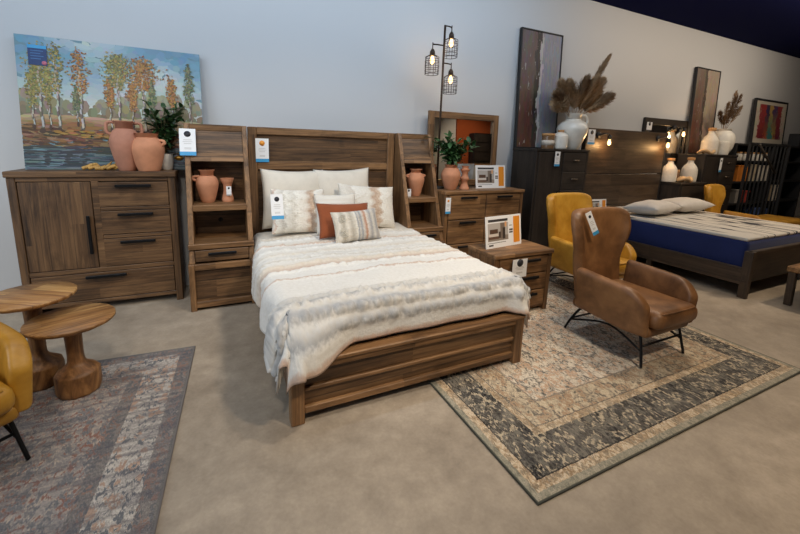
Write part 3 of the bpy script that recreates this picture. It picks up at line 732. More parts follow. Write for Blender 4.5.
TREES = [(-.545, .33, 1.03, 'y', .075, .03), (-.43, .34, 1.05, 'y', .055, .026), (-.60, .36, .8, 'y', .04, .016), (-.49, .36, .85, 'y', .035, .014), (-.27, .33, 1.02, 'o', .065, .030), (-.30, .40, .7, 'g', .03, .012), (-.06, .36, .80, 'o', .04, .014), (.01, .31, 1.02, 'y', .095, .026), (.11, .40, .76, 'o', .04, .012), (.20, .33, 1.0, 'o', .115, .024), (.27, .42, .8, 'g', .03, .012), (.43, .38, .85, 'o', .04, .014), (.58, .36, .99, 'g', .055, .020)]
for x, z0, z1, kind, sp_, tw in TREES:
    n = 14
    for k in range(n):
        z = z0+(z1-.12-z0)*(k+.5)/n
        daub(D_, x+.006*math.sin(k*1.3), z, tw*.8*(1-.5*k/n), (z1-z0)/n*1.25, J((176, 172, 162) if k % 3 else (104, 98, 90), 10), 0, 6, .3)
        daub(D_, x+.006*math.sin(k*1.3)+tw*.33*(1-.5*k/n), z, tw*.3, (z1-z0)/n*1.1, J((84, 76, 70), 8), 0, 6, .3)
    daub(D_, x, z0, tw*1.6, .05, (70, 50, 38))
    for k in range(620 if sp_ > .07 else 300):
        u = rnd.random(); z = z0+(z1-z0)*((.62 if sp_ > .09 else .46)+(.38 if sp_ > .09 else .54)*u); wd = sp_*(1.15-.55*abs(u-.55)*2)*(1.0 if kind != 'g' else 1.25-u)
        daub(D_, x+rnd.gauss(0, .5)*wd, z+rnd.gauss(0, .02), rnd.uniform(.008, .022), rnd.uniform(.007, .017), J(rnd.choice(FOL[kind]), 12), rnd.uniform(-1, 1), 6, .5)
    if tw > .02:   # trunk shows again through the crown
        for k in range(8): daub(D_, x+.008*math.sin(k), z0+(z1-z0)*(.4+.05*k), tw*.5, .03, J((160, 150, 134), 12), 0, 6, .3)
for i in range(60): daub(D_, rnd.uniform(-.45, .25), rnd.uniform(.28, .34), .06, .018, J((150, 112, 52), 14))
paint_build('painted_scene', D_, PT, clip=(-PW/2+.001, PW/2-.001, .001, PH-.001))
t = thing('info_sticker', 'dark blue information card on the top left corner of the birch painting', 'price tag', (-1.63, .1775, ZC+1.035)); t.rotation_euler = (R(-7), 0, 0)
MB().box(-.062, .062, -.004, -.0015, -.165, 0, 0).build('card', plain('sticker_navy', srgb(22, 52, 100), .5), t)
MB().box(-.062, .062, -.0055, -.004, -.028, 0, 0).build('light_strip', BLUE, t)
m = MB(); [m.box(-.045, .04-.02*(k % 2), -.005, -.004, -.05-.022*k, -.044-.022*k, 0) for k in range(4)]; m.build('print', plain('sticker_print', srgb(60, 110, 160), .5), t)
MB().tube([(.042, -.0055, -.145), (.042, -.004, -.145)], .017, 14).build('badge', plain('badge_pink', srgb(190, 110, 130), .5), t)

# ------------------------------------------------------------------ round side tables
def side_table(label, loc, rt, h, rz, base_r, sx=1.0):
    t = thing('side_table', label, 'side table', loc, rz, 'round wooden side tables')
    MB().lathe([(0, h-.032), (rt*.9, h-.032), (rt*.985, h-.022), (rt, h-.010), (rt*.99, h-.001), (0, h)], seg=48, wob=.012, sx=sx, smooth=True).build('tabletop', wood('mango', 'x', 'y', .10), t)
    b = base_r
    prof = sprof([(b*.92, 0), (b*1.0, .02), (b, .11), (b*.96, .135), (b*.62, .165), (b*.42, .19), (b*.36, .25), (b*.40, h-.032)], 4)
    MB().lathe([(0, 0)]+prof+[(0, h-.032)], seg=10, smooth=True).build('pedestal', BURL, t)
    return t
side_table('lower round wooden side table with a carved pedestal, right of the pair', (-1.13, -1.46, .0135), .215, .47, R(20), .112)
side_table('taller round wooden side table behind the mustard chair, left of the pair', (-1.36, -1.29, .0135), .22, .585, R(-30), .115)

# ------------------------------------------------------------------ wing armchairs
def armchair(label, loc, rz, mat, group=None):
    t = thing('wing_armchair', label, 'armchair', loc, rz, group)
    SUB = [('SOLIDIFY', dict(thickness=.085, offset=0)), ('SUBSURF', dict(levels=2, render_levels=2))]
    def hw(v):
        ks = [(0, .25), (.2, .25), (.4, .262), (.55, .285), (.7, .322), (.85, .338), (1, .325)]
        for (a, p), (b, q) in zip(ks, ks[1:]):
            if v <= b: return p+(q-p)*sm(0, 1, (v-a)/(b-a))
        return ks[-1][1]
    def back(a, b):
        u = 2*a-1; v = b; wing = .085*sm(.35, .75, v)+.03
        x = hw(v)*math.sin(u*1.35)/math.sin(1.35)
        z = .30+.755*v-.045*abs(u)**6*sm(.7, 1, v)
        y = .235+.13*v-wing*abs(u)**2.4
        return Vector((x, y, z))
    bk = MB(); bk.grid(back, 12, 14); bo = bk.build('backrest', mat, t, mods=SUB)
    for s in (-1, 1):
        def arm(a, b, s=s):
            # a: back to front, b: bottom to top
            y = .20-.56*a; top = .605-.03*a; bot = .235+.03*(1-a)
            if a > .72: top -= .11*((a-.72)/.28)**2.4; bot += .02*((a-.72)/.28)**2
            z = bot+(top-bot)*b
            x = s*(.285+.03*b+.012*math.sin(math.pi*a)-.03*max(0, (a-.7)/.3)**2)
            return Vector((x, y, z))
        am = MB(); am.grid(arm, 12, 6); am.build('armrest', mat, t, mods=SUB)
    m = MB(); m.box(-.245, .245, -.42, .23, .30, .435, .055, seg=4)
    c = m.build('seat_cushion', mat, t)
    for v in c.data.vertices:   # crowned, rolled front
        v.co.z += .02*max(0, 1-(v.co.x/.25)**2)*max(0, 1-((v.co.y+.1)/.34)**2)*(v.co.z > .37)
    m = MB(); m.tube([(x, -.408+.3*abs(x)**3*3, .425) for x in (-.2, -.1, 0, .1, .2)], .005, 6, sub=3); m.build('piping', mat, c)
    MB().box(-.265, .265, -.36, .27, .225, .31, .035, seg=3).build('seat_base', mat, t)
    for s in (-1, 1):
        MB().tube([(s*.22, -.27, .235), (s*.235, -.30, .22), (s*.25, -.33, .10), (s*.262, -.35, .008)], .0095, 8, sub=4).build('front_leg', BLACK, t)
        MB().tube([(s*.21, .17, .235), (s*.225, .21, .21), (s*.25, .27, .09), (s*.262, .30, .008)], .0095, 8, sub=4).build('rear_leg', BLACK, t)
        MB().tube([(s*.248, -.325, .12), (s*.23, -.05, .20), (s*.249, .268, .10)], .008, 8, sub=5).build('side_stretcher', BLACK, t)
    MB().tube([(-.243, -.315, .15), (.243, -.315, .15)], .008, 8).build('front_stretcher', BLACK, t)
    MB().tube([(-.245, .26, .115), (.245, .26, .115)], .008, 8).build('rear_stretcher', BLACK, t)
    return t
RZ = .0135
armchair('tan leather wing armchair with a price tag, on the cream and charcoal rug', (2.66, -2.31, RZ), R(0), TAN)
yc = armchair('mustard leather wing armchair directly behind the tan armchair', (3.35, -1.42, RZ), R(0), MUST, 'mustard wing armchairs')
dup(yc, (-1.61, -1.905, RZ), R(40), 'mustard armchair cut off at the left edge, before the round tables', 'mustard wing armchairs')
dup(yc, (7.50, -.95, 0), R(8), 'mustard armchair beyond the blue mattress, before the far dark chest', 'mustard wing armchairs')
t = card('long price tag on the top of the tan armchair', (2.42, -2.075, 1.055), R(-6), 10, (.06, .20), roll=-24)

# ------------------------------------------------------------------ six-drawer dresser and nightstand (brown)
def chest_of_drawers(name, label, cat, loc, wd, D, H, cols, rows, pal, hand=.2, group=None, top=None, side_grain='z', handles=True, rz=0):
    t = thing(name, label, cat, loc, rz, group); h = wd/2
    MB().box(-h+.03, h-.03, .03, D, .05, H-.04, .003).build('carcass', wood(pal, 'z', 'y', .14), t)
    MB().box(-h-.008, h+.008, -.015, D+.005, H-.04, H, .006).build('top', wood(top or pal, 'x', 'y', .15), t)
    for s in (-1, 1):
        a, b = sorted((s*h, s*(h-.05))); MB().box(a, b, 0, D, 0, H-.04, .004).build('side_panel', wood(pal, 'z', 'y', .16), t)
    MB().box(-h+.05, h-.05, .012, .04, .05, H-.04, .001).build('face_frame', wood(pal, 'x', 'z', .5), t)
    cw = (wd-.11)/cols; rh = (H-.04-.075)/rows
    for c in range(cols):
        for r in range(rows):
            a = -h+.055+c*cw; z = .07+r*rh
            d = MB().box(a+.006, a+cw-.006, -.006, .03, z+.005, z+rh-.008, .004).build('drawer', wood(pal, 'x', 'z', .13), t)
            if handles: bar_handle(hand, z+rh-.035, -.006, d, x=a+cw/2)
    return t
chest_of_drawers('dresser', 'wide brown plank dresser with six drawers below the framed mirror', 'dresser', (2.74, -.43, 0), 1.22, .42, 1.03, 2, 3, 'honey', .24)
chest_of_drawers('nightstand', 'brown plank nightstand with three drawers at the right of the bed', 'nightstand', (2.225, -1.645, 0), .70, .38, .62, 1, 3, 'honey', .34)
# mirror
t = thing('wall_mirror', 'square mirror in a rough brown plank frame leaning behind the dresser', 'mirror', (2.755, .10, 1.03)); t.rotation_euler = (R(-1.5), 0, 0)
mw, mh, fwid = 1.13, .97, .085
for s in (-1, 1):
    a, b = sorted((s*mw/2, s*(mw/2-fwid))); MB().box(a, b, 0, .04, 0, mh, .005).build('frame_side', wood('honey', 'z', 'x', .3), t)
MB().box(-mw/2+fwid, mw/2-fwid, 0, .04, mh-fwid, mh, .005).build('frame_rail', wood('honey', 'x', 'z', .3), t)
MB().box(-mw/2+fwid, mw/2-fwid, 0, .04, 0, fwid, .005).build('frame_rail', wood('honey', 'x', 'z', .3), t)
MB().box(-mw/2+fwid, mw/2-fwid, .018, .028, fwid, mh-fwid, 0).build('glass', MIRROR, t)
ZD = 1.03
vase('jar', 'round terracotta jar holding green leaves on the dresser', (2.335, -.22, ZD), [(.07, 0), (.09, .05), (.12, .15), (.118, .20), (.09, .255), (.07, .27), (.068, .29), (.085, .302), (.088, .305)], TERRA, [], 0)
greens('leafy_branches', 'bright green leafy branches in the terracotta jar before the mirror', (2.335, -.22, ZD+.25), 20, LEAF, .10, 9, .33, .40, 17)
vase('candle_holder', 'slim turned terracotta candle holder beside the leafy jar', (2.525, -.25, ZD), [(.062, 0), (.06, .02), (.042, .06), (.038, .09), (.052, .12), (.055, .14), (.04, .17), (.038, .20), (.06, .245), (.062, .25), (.04, .255), (.038, .275), (.05, .29)], TERRA, cat='candle holder')
# cage floor lamp
LX, LY = 2.215, -.10
t = thing('cage_lamp', 'tall dark tree lamp with three caged bulbs behind the dresser jar', 'lamp', (LX, LY, ZD))
MB().lathe([(0, 0), (.085, 0), (.09, .006), (.085, .02), (.02, .028), (.014, .04), (0, .04)]).build('base', BLACKM, t)
BRZ = plain('bronze', srgb(62, 46, 34), .5, .5)
MB().tube([(0, 0, .03), (0, 0, 1.92)], .013, 10).build('pole', BRZ, t)
def cage(par, x, z, side):
    a = MB(); a.tube([(0, 0, z), (x*.6, 0, z), (x, 0, z-.005)], .008, 8); a.tube([(x, 0, z+.015), (x, 0, z-.06)], .006, 8)
    arm_ = a.build('arm', BRZ, par)
    MB().lathe([(0, 0), (.012, 0), (.03, -.03), (.032, -.07), (.02, -.075), (0, -.075)], at=(x, 0, z-.055), seg=16).build('socket', BRZ, arm_)
    m = MB(); zc = z-.125
    for k, (r, dz) in enumerate(((.034, 0), (.08, -.025), (.083, -.075), (.083, -.125), (.083, -.175), (.08, -.215))):
        m.tube([(x+r*math.cos(q*math.pi/10), r*math.sin(q*math.pi/10), zc+dz) for q in range(20)], .0032, 5, closed=True)
    for q in range(8):
        c, s_ = math.cos(q*math.pi/4), math.sin(q*math.pi/4)
        m.tube([(x+.034*c, .034*s_, zc), (x+.08*c, .08*s_, zc-.025), (x+.083*c, .083*s_, zc-.12), (x+.08*c, .08*s_, zc-.215)], .0032, 5)
    m.build('cage', BRZ, arm_)
    MB().lathe(sprof([(.012, 0), (.016, -.02), (.026, -.05), (.02, -.08), (.0, -.10)]), at=(x, 0, zc-.005), seg=14).build('bulb', BULB, arm_)
    l = bpy.data.lights.new('bulb_light', 'POINT'); l.energy = 5; l.color = (1, .68, .36); l.shadow_soft_size = .035
    o = bpy.data.objects.new('bulb_light', l); COL.objects.link(o); o.location = (LX+x, LY-.0, ZD+zc-.05)
cage(t, -.155, 1.695, -1); cage(t, .095, 1.915, 1); cage(t, .115, 1.50, 1)

t = thing('hutch', 'dark open hutch before a rust wall, seen only in the brown framed mirror', 'hutch', (10.2, -8.9, 0))
for x in (-.45, .45): MB().box(x-.03, x+.03, -.18, .18, 0, 2.65, .004).build('upright', BLACKM, t)
for z in (.05, .9, 1.45, 1.85, 2.25, 2.62): MB().box(-.45, .45, -.18, .18, z, z+.04, .004).build('shelf_board', BLACKM, t)
MB().box(-.45, .45, .15, .18, 0, 2.65, 0).build('back_panel', wood('espresso', 'z', 'x', .2), t)
t = thing('sideboard', 'cream sideboard with a wooden top, seen only in the brown framed mirror', 'sideboard', (9.5, -8.25, 0))
MB().box(-1.2, 1.2, -.22, .22, .12, 1.28, .01).build('body', plain('cream_lacquer', srgb(200, 196, 190), .5), t)
MB().box(-1.24, 1.24, -.25, .25, 1.28, 1.36, .01).build('top', wood('mango', 'x', 'y', .15), t)
for x in (-1.1, 1.1): MB().box(x-.05, x+.05, -.2, .2, 0, .12, .004).build('foot', BLACKM, t)

# ------------------------------------------------------------------ printed info signs
rnd = random.Random(4)
def sign(label, loc, rz, size, lean=8):
    t = thing('info_sign', label, 'sign', loc, rot=(R(-lean), 0, rz), group='printed info signs'); w_, h_ = size
    MB().box(-w_/2, w_/2, -.002, .002, 0, h_, .001).build('board', WHITE, t)
    MB().box(w_*.27, w_*.45, -.0035, -.002, h_*.09, h_*.94, 0).build('orange_strip', ORANGE, t)
    L = []; P = lambda x, z, a, b, c: daub(L, (x-.5)*w_, z*h_, a*w_, b*h_, c, 0, 4, 0)
    P(.34, .86, .54, .08, (60, 56, 56)); P(.34, .50, .56, .56, (176, 170, 164)); P(.34, .30, .56, .16, (140, 128, 116))
    P(.22, .48, .22, .22, (84, 60, 46)); P(.22, .40, .26, .10, (206, 196, 186)); P(.22, .32, .28, .08, (96, 70, 54))
    P(.46, .52, .12, .50, (120, 106, 94)); P(.50, .44, .07, .36, (60, 50, 44)); P(.55, .72, .05, .16, (214, 160, 110)); P(.38, .40, .06, .2, (70, 56, 48))
    P(.70, .52, .10, .06, (90, 84, 80)); P(.70, .44, .10, .05, (60, 56, 54)); P(.69, .66, .08, .03, (150, 146, 142))
    P(.30, .16, .5, .02, (120, 118, 116)); P(.14, .09, .12, .05, (50, 48, 48))
    paint_build('printed_photo', L, t, -.0022)
    return t
sign('printed room sign with an orange strip standing on the dresser', (2.96, -.24, ZD+.001), R(-1), (.48, .30))
sign('printed room sign with an orange strip standing on the nightstand', (2.17, -1.43, .621), R(8), (.50, .30))
card('price card with a dark disc hanging before the nightstand drawer', (2.13, -1.69, .575), R(0), 0, (.17, .17), base=WHITE)

# ------------------------------------------------------------------ dark bedroom set
def dark_chest(label, loc, wd, D, H):
    t = thing('wardrobe_chest', label, 'chest', loc, 0, 'tall dark wood chests'); h = wd/2
    MB().box(-h+.02, h-.02, .03, D, .16, H-.03, .002).build('carcass', wood('espresso', 'z', 'y', .2), t)
    MB().box(-h-.005, h+.005, -.01, D+.005, H-.035, H, .004).build('top', wood('espresso', 'x', 'y', .2), t)
    for s in (-1, 1):
        a, b = sorted((s*h, s*(h-.04))); MB().box(a, b, 0, D, 0, H-.035, .004).build('side_panel', wood('espresso', 'z', 'y', .2), t)
    MB().box(-h+.04, h-.04, .01, .05, .12, .18, .002).build('base_rail', wood('espresso', 'x', 'z', .2), t)
    MB().box(-.03, .0, .005, .04, .18, H-.04, .002).build('divider', wood('espresso', 'z', 'x', .2), t)
    d = MB().box(-h+.045, -.035, -.004, .03, .185, H-.045, .004).build('door', wood('espresso', 'z', 'x', .15), t); bar_handle(.26, H*.55, -.004, d, True, -.075)
    z = .185; rh = (H-.23)/5
    for k in range(5):
        d = MB().box(.005, h-.045, -.004, .03, z+k*rh+.004, z+(k+1)*rh-.004, .004).build('drawer', wood('espresso', 'x', 'z', .3), t)
        MB().tube([(h/2-.07, -.022, z+(k+.6)*rh), (h/2+.05, -.022, z+(k+.6)*rh)], .009, 8).build('handle', plain('dark_nickel', srgb(120, 108, 96), .35, .8) if 'dark_nickel' not in bpy.data.materials else bpy.data.materials['dark_nickel'], d)
    return t
DC = dark_chest('tall dark wood chest with a door and small drawers, below the first abstract painting', (4.13, -.33, 0), 1.02, .45, 1.565)
card('price card hanging on the door of the tall dark chest', (3.985, -.355, 1.53), 0, 0, (.095, .20))
FC = dark_chest('tall dark wood chest at the far right, below the second abstract painting', (8.33, -.30, 0), 1.12, .45, 1.56)
card('white price card hanging on the far dark chest', (8.28, -.325, 1.5), 0, 0, (.08, .26), small=True)

def abstract_(label, loc, w_, h_, lean, stripes, seed, name='abstract_painting', frame=.02, group=None, mat=False):
    rr = random.Random(seed)
    t = thing(name, label, 'painting', loc, rot=(R(-lean), 0, 0), group=group)
    MB().box(-w_/2, w_/2, .0, .03, 0, h_, 0).build('canvas', plain('canvas_back', (.35, .33, .3), .7), t)
    for s in (-1, 1):
        a, b = sorted((s*(w_/2+.012), s*(w_/2-frame+.012))); MB().box(a, b, -.014, .035, 0, h_, .002).build('frame_side', BLACKM, t)
    MB().box(-w_/2, w_/2, -.014, .035, 0, frame, .002).build('frame_rail', BLACKM, t)
    MB().box(-w_/2, w_/2, -.014, .035, h_-frame, h_, .002).build('frame_rail', BLACKM, t)
    L = []
    for i in range(1900):
        x, z = rr.uniform(0, 1), rr.uniform(0, 1); e = x+.05*noise.noise(Vector((z*4, seed, 1)))+rr.gauss(0, .014)
        for lim, top, bot in stripes:
            if e <= lim: break
        c = lerp3(bot, top, max(0, min(1, z+.5*noise.noise(Vector((x*4, z*2, seed))))))
        daub(L, (x-.5)*w_, z*h_, w_*rr.uniform(.02, .06), h_*rr.uniform(.04, .14), tuple(v+rr.uniform(-9, 9) for v in c), 0, 6, .5)
    k = frame-.012
    if mat:
        for x, z, a, b in ((0, h_*.07, w_, h_*.16), (0, h_*.95, w_, h_*.12)): daub(L, x, z, a, b, (188, 178, 162), 0, 4, 0)
    paint_build('painted_strokes', L, t, -.002, rr, (-w_/2+k, w_/2-k, frame, h_-frame)); return t
ST = [(.36, (96, 86, 84), (84, 50, 38)), (.46, (46, 42, 44), (56, 42, 38)), (.53, (170, 164, 164), (178, 172, 170)), (1.2, (140, 138, 146), (126, 128, 136))]
abstract_('tall abstract painting in rust and pale grey standing on the nearer dark chest', (4.06, .13, 1.565), .78, 1.66, 2.5, ST, 5, group='tall abstract paintings')
abstract_('tall abstract painting in rust and beige standing on the far dark chest', (8.42, .13, 1.56), .80, 1.62, 2.5, [(.40, (110, 96, 84), (88, 52, 38)), (.50, (70, 60, 54), (74, 50, 40)), (1.2, (158, 142, 124), (150, 132, 118))], 9, group='tall abstract paintings')

# jars and the big jug on the nearer dark chest
ZK = 1.565
t = vase('candle_jar', 'small amber glass candle jar left of the white bottle on the dark chest', (4.03, -.12, ZK), [(.07, 0), (.085, .01), (.085, .16), (.08, .18)], plain('amber_glass', srgb(120, 92, 66), .2), cat='candle')
MB().lathe([(0, .181), (.088, .181), (.09, .19), (.088, .215), (0, .217)]).build('lid', CORK, t)
MB().lathe([(.0865, .05), (.0868, .05), (.0868, .12), (.0865, .12)], seg=30).build('paper_label', plain('kraft_label', srgb(200, 190, 176), .7), t)
t = vase('bottle', 'small white ceramic bottle with a stopper beside the big white jug', (4.235, -.15, ZK), [(.085, 0), (.10, .02), (.105, .12), (.10, .19), (.06, .23), (.045, .24)], CERAM, cat='bottle', inner=False)
MB().lathe([(0, .238), (.04, .238), (.045, .27), (0, .275)]).build('stopper', CORK, t)
vase('jug', 'big white glazed jug with one handle holding pampas plumes', (4.51, -.105, ZK), sprof([(.10, 0), (.13, .05), (.205, .24), (.21, .32), (.17, .39), (.115, .42), (.10, .46), (.11, .50), (.12, .52)], 2), CERAM, [[(.10, 0, .48), (.19, 0, .50), (.245, 0, .44), (.235, 0, .36), (.19, 0, .34)]], R(-10), .02, cat='jug')
def plume(par, base, tip, bend, mat, width, seed, n=420, ln=.10):
    rr = random.Random(seed); a, c = Vector(base), Vector(tip); b = (a+c)/2+Vector(bend); m = MB()
    Q = lambda u: a*(1-u)**2+b*2*u*(1-u)+c*u*u
    m.tube([Q(k/8) for k in range(9)], .004, 5)
    for i in range(n):
        u = .34+.66*rr.random()**.9; p = Q(min(1, u)); d = (Q(min(1, u+.03))-Q(u-.03)).normalized()
        prof = math.sin(math.pi*min(1, max(.05, (u-.30)/.72)))**.7
        o = Vector((rr.gauss(0, 1), rr.gauss(0, 1), rr.gauss(0, 1))); o = (o-d*o.dot(d)).normalized()
        e = p+d*ln*(.55+.6*rr.random())+o*width*prof*(.4+.8*rr.random()); s_ = d.cross(o)*.0045
        q = p.lerp(e, .55)+o*width*.18
        m.face([p-s_*.4, q-s_, e, q+s_], True)
    return m.build('plume', mat, par)
t = thing('pampas_bouquet', 'bouquet of dried beige pampas plumes in the big white jug', 'dried grass', (4.51, -.105, ZK+.40))
rr = random.Random(12)
for k, (dx, dz, bx, wd) in enumerate(((-.40, .34, -.10, .10), (-.30, .50, -.10, .09), (-.14, .52, -.02, .10), (.02, .56, .0, .09), (.16, .58, .05, .09), (.30, .46, .10, .10), (.46, .92, .02, .05), (.50, .50, .12, .10), (-.26, .26, -.08, .13), (.20, .34, .06, .13), (.44, .30, .12, .12), (.0, .36, 0, .14), (.54, .38, .16, .10), (-.38, .22, -.12, .12), (.34, .58, .08, .10))):
    plume(t, (.02*dx, 0, 0), (dx, rr.uniform(-.16, .10), dz), (bx, 0, .12), PAMPASD if k % 3 == 0 else PAMPAS, wd*1.15, k, 800, .11)
card('price card at the corner of the dark headboard beside the white jug', (4.81, -.21, 1.87), 0, 0, (.15, .22))

# dark bed
t = DB = thing('dark_bed', 'low dark brown wooden bed with a tall plank headboard carrying a blue mattress', 'bed', (5.87, -1.15, 0))
x0, x1 = -1.03, 1.03; YF, YB = -1.09, 1.05; wm = wood('walnut', 'x', 'z', .3)
for z0, z1 in ((.20, .68), (.69, 1.19), (1.20, 1.90)):
    MB().box(x0+.03, x1-.03, YB, YB+.06, z0, z1, .005).build('headboard_plank', wood('walnut', 'x', 'z', .62 if z0 < 1 else .35), t)
for s in (-1, 1):
    a, b = sorted((s*1.03, s*1.0)); MB().box(a, b, YB-.005, YB+.07, 0, 1.905, .003).build('headboard_edge', BLACKM, t)
for s in (-1, 1):
    a, b = sorted((s*(1.0), s*.955)); MB().box(a-.0, b, YF+.05, YB, .15, .34, .005).build('side_rail', wood('walnut', 'y', 'z', .3), t)
MB().box(x0+.03, x1-.03, YF, YF+.05, .18, .53, .006).build('footboard', wm, t)
for s in (-1, 1):
    m = MB()
    a, b = s*1.01, s*.94
    m.poly([(min(a, b), .53), (max(a, b), .53), (max(a, b)+s*.0-(.02 if s > 0 else -.0), .0), (min(a, b)+(.02 if s < 0 else 0), .0)], 'y', YF-.02, YF+.06, .004)
    m.build('leg', wood('walnut', 'z', 'x', .3), t)
for s in (-1, 1):
    MB().box(s*.95-.03, s*.95+.03, -.1, -.04, 0, .15, .004).build('leg', wood('walnut', 'z', 'x', .3), t)
MB().box(x0+.08, x1-.08, YF+.06, YB-.01, .18, .23, .002).build('slat_base', wood('walnut', 'x', 'y', .1), t)
mt = thing('blue_mattress', 'blue sided mattress with a white top of dark brush strokes on the dark bed', 'mattress', (5.87, -1.18, .232))
BLUEM = fabric('blue_knit', srgb(22, 38, 92), 260, .12)
MB().box(-.925, .925, -.99, 1.06, 0, .40, .05, seg=4).build('side_border', BLUEM, mt)
def topmat():
    m, nt, b = newmat('mattress_top'); co = objco(nt)
    wv = N(nt, 'ShaderNodeTexNoise'); wv.inputs['Scale'].default_value = 1.1; nt.links.new(scaled(nt, co, (1.6, .35, 1)), wv.inputs['Vector'])
    v = N(nt, 'ShaderNodeTexVoronoi', feature='DISTANCE_TO_EDGE'); v.inputs['Scale'].default_value = 1
    ad = N(nt, 'ShaderNodeVectorMath', operation='ADD'); nt.links.new(scaled(nt, co, (5.2, .8, 1)), ad.inputs[0]); nt.links.new(wv.outputs[1], ad.inputs[1])
    nt.links.new(ad.outputs[0], v.inputs['Vector'])
    line = ramp(nt, v.outputs['Distance'], [(.030, (1, 1, 1)), (.055, (0, 0, 0))])
    brk = ramp(nt, noise_(nt, scaled(nt, co, (3, 1.3, 1)), 1.3, 2), [(.40, (0, 0, 0)), (.48, (1, 1, 1))])
    c = mix(nt, math_(nt, 'MULTIPLY', line, brk), srgb(206, 200, 190), srgb(52, 54, 62))
    nt.links.new(c, b.inputs[0]); b.inputs['Roughness'].default_value = .9; bump(nt, b, noise_(nt, co, 30, 2), .3, .004); return m
MB().box(-.915, .915, -.98, 1.05, .385, .425, .018, seg=3).build('top_panel', topmat(), mt)
pillow('bed_pillow', 'white pillow lying on the blue mattress, nearer the dark chest', 'pillow', (5.42, -.62, .755), -86, 6, 0, (.74, .46, .20), fabric('pillow_cotton', srgb(206, 200, 192)), 'white pillows on the blue mattress')
pillow('bed_pillow', 'white pillow lying on the blue mattress, nearer the round glass bottles', 'pillow', (6.28, -.60, .76), -86, -5, 0, (.78, .46, .21), bpy.data.materials['pillow_cotton'], 'white pillows on the blue mattress', seedv=4)
# sconces clamped on the headboard
def sconce(label, x, z):
    s_ = thing('bulb_sconce', label, 'lamp', (x, -.10, z), group='bare bulb sconces')
    MB().tube([(0, -.001, 0), (0, -.025, 0)], .05, 16).build('wall_plate', BLACKM, s_)
    MB().tube([(0, -.02, 0), (.03, -.09, .02), (.09, -.11, .015), (.12, -.11, -.01)], .011, 8, sub=3).build('arm', BLACKM, s_)
    MB().lathe([(0, 0), (.022, 0), (.034, -.02), (.034, -.065), (0, -.065)], at=(.12, -.11, -.0), seg=16).build('socket', BLACKM, s_)
    MB().lathe(sprof([(.013, 0), (.018, -.025), (.024, -.05), (.02, -.075), (0, -.09)]), at=(.12, -.11, -.06), seg=14).build('bulb', BULB, s_)
    l = bpy.data.lights.new('bulb_light', 'POINT'); l.energy = 9; l.color = (1, .56, .22); l.shadow_soft_size = .04
    o = bpy.data.objects.new('bulb_light', l); COL.objects.link(o); o.location = (x+.12, -.22, z-.15)
sconce('bare bulb on a black arm at the left of the dark headboard', 5.10, 1.80)
sconce('bare bulb on a black arm at the right of the dark headboard', 6.62, 1.80)

# dresser by the far mirror and its bottles
chest_of_drawers('dark_dresser', 'low dark wood dresser below the dark framed mirror', 'dresser', (7.33, -.40, 0), .80, .42, 1.06, 1, 3, 'espresso', handles=False)
t = thing('dark_mirror', 'dark framed mirror hanging above the low dark dresser', 'mirror', (7.42, .20, 1.28)); w_, h_ = 1.42, .90
for s in (-1, 1):
    a, b = sorted((s*w_/2, s*(w_/2-.11))); MB().box(a, b, 0, .05, 0, h_, .004).build('frame_side', wood('espresso', 'z', 'x', .3), t)
for z in (0, h_-.12): MB().box(-w_/2+.11, w_/2-.11, 0, .05, z, z+.12, .004).build('frame_rail', wood('espresso', 'x', 'z', .3), t)
MB().box(-w_/2+.11, w_/2-.11, .02, .03, .12, h_-.12, 0).build('glass', MIRROR, t)
card('small price card on the top corner of the dark framed mirror', (6.83, .195, 2.10), 0, 0, (.15, .16), small=True, base=INK)
# bulb hanging before the mirror's right edge
sconce('bare bulb on a black arm before the right edge of the dark framed mirror', 7.60, 2.03)
bpy.data.objects['bulb_sconce.002'].location.y = .20
for o in S.objects:
    if o.type == 'LIGHT' and o.name.startswith('bulb_light') and abs(o.location.x-7.72) < .01: o.location.y = .08
def white_bottle(label, loc, r, h, paper=True):
    t = vase('bottle', label, loc, [(r*.9, 0), (r, .02), (r, h*.45), (r*.8, h*.62), (r*.42, h*.76), (r*.36, h*.88)], CERMAT, cat='bottle', group='white bottles with wooden stoppers', inner=False)
    MB().lathe([(0, h*.875), (r*.46, h*.875), (r*.5, h*.9), (r*.48, h*.985), (0, h)], seg=20).build('stopper', CORK, t)
    if paper: MB().lathe([(r*1.003, h*.2), (r*1.006, h*.2), (r*1.006, h*.42), (r*1.003, h*.42)], seg=30).build('paper_label', plain('paper_label', srgb(150, 136, 116), .7) if 'paper_label' not in bpy.data.materials else bpy.data.materials['paper_label'], t)
    return t
ZN = 1.06
def knot(label, loc, r, rz, mat=ROPE):
    t = thing('wooden_knot', label, 'ornament', loc, rz, 'wooden knot ornaments')
    for k in range(2):
        m = MB(); m.tube([(r*math.cos(a*math.pi/9)+(k*r*.9), r*.7*math.sin(a*math.pi/9), r*.48+r*.24*math.sin(a*math.pi/9*2+k*2)) for a in range(18)], r*.27, 10, closed=True)
        m.build('link', mat, t)
    return t
white_bottle('white bottle with a wooden stopper on the low dark dresser, left of the wooden knot', (7.02, -.15, ZN), .115, .42)
t = vase('jar', 'small brown jar with a wooden lid between the two bottles on the low dresser', (7.26, -.12, ZN), [(.06, 0), (.07, .02), (.07, .13), (.06, .15)], plain('brown_jar', srgb(120, 92, 66), .4), cat='jar')
MB().lathe([(0, .151), (.065, .151), (.065, .21), (0, .212)]).build('lid', CORK, t)
knot('pale wooden knot lying on the low dark dresser before the bottles', (7.19, -.31, ZN), .105, R(8))
white_bottle('white bottle with a wooden stopper on the low dark dresser, right of the small jar', (7.58, -.18, ZN), .12, .44)
ZF = 1.56
white_bottle('white bottle with a wooden stopper on the far tall dark chest', (8.22, -.12, ZF), .13, .50, False)
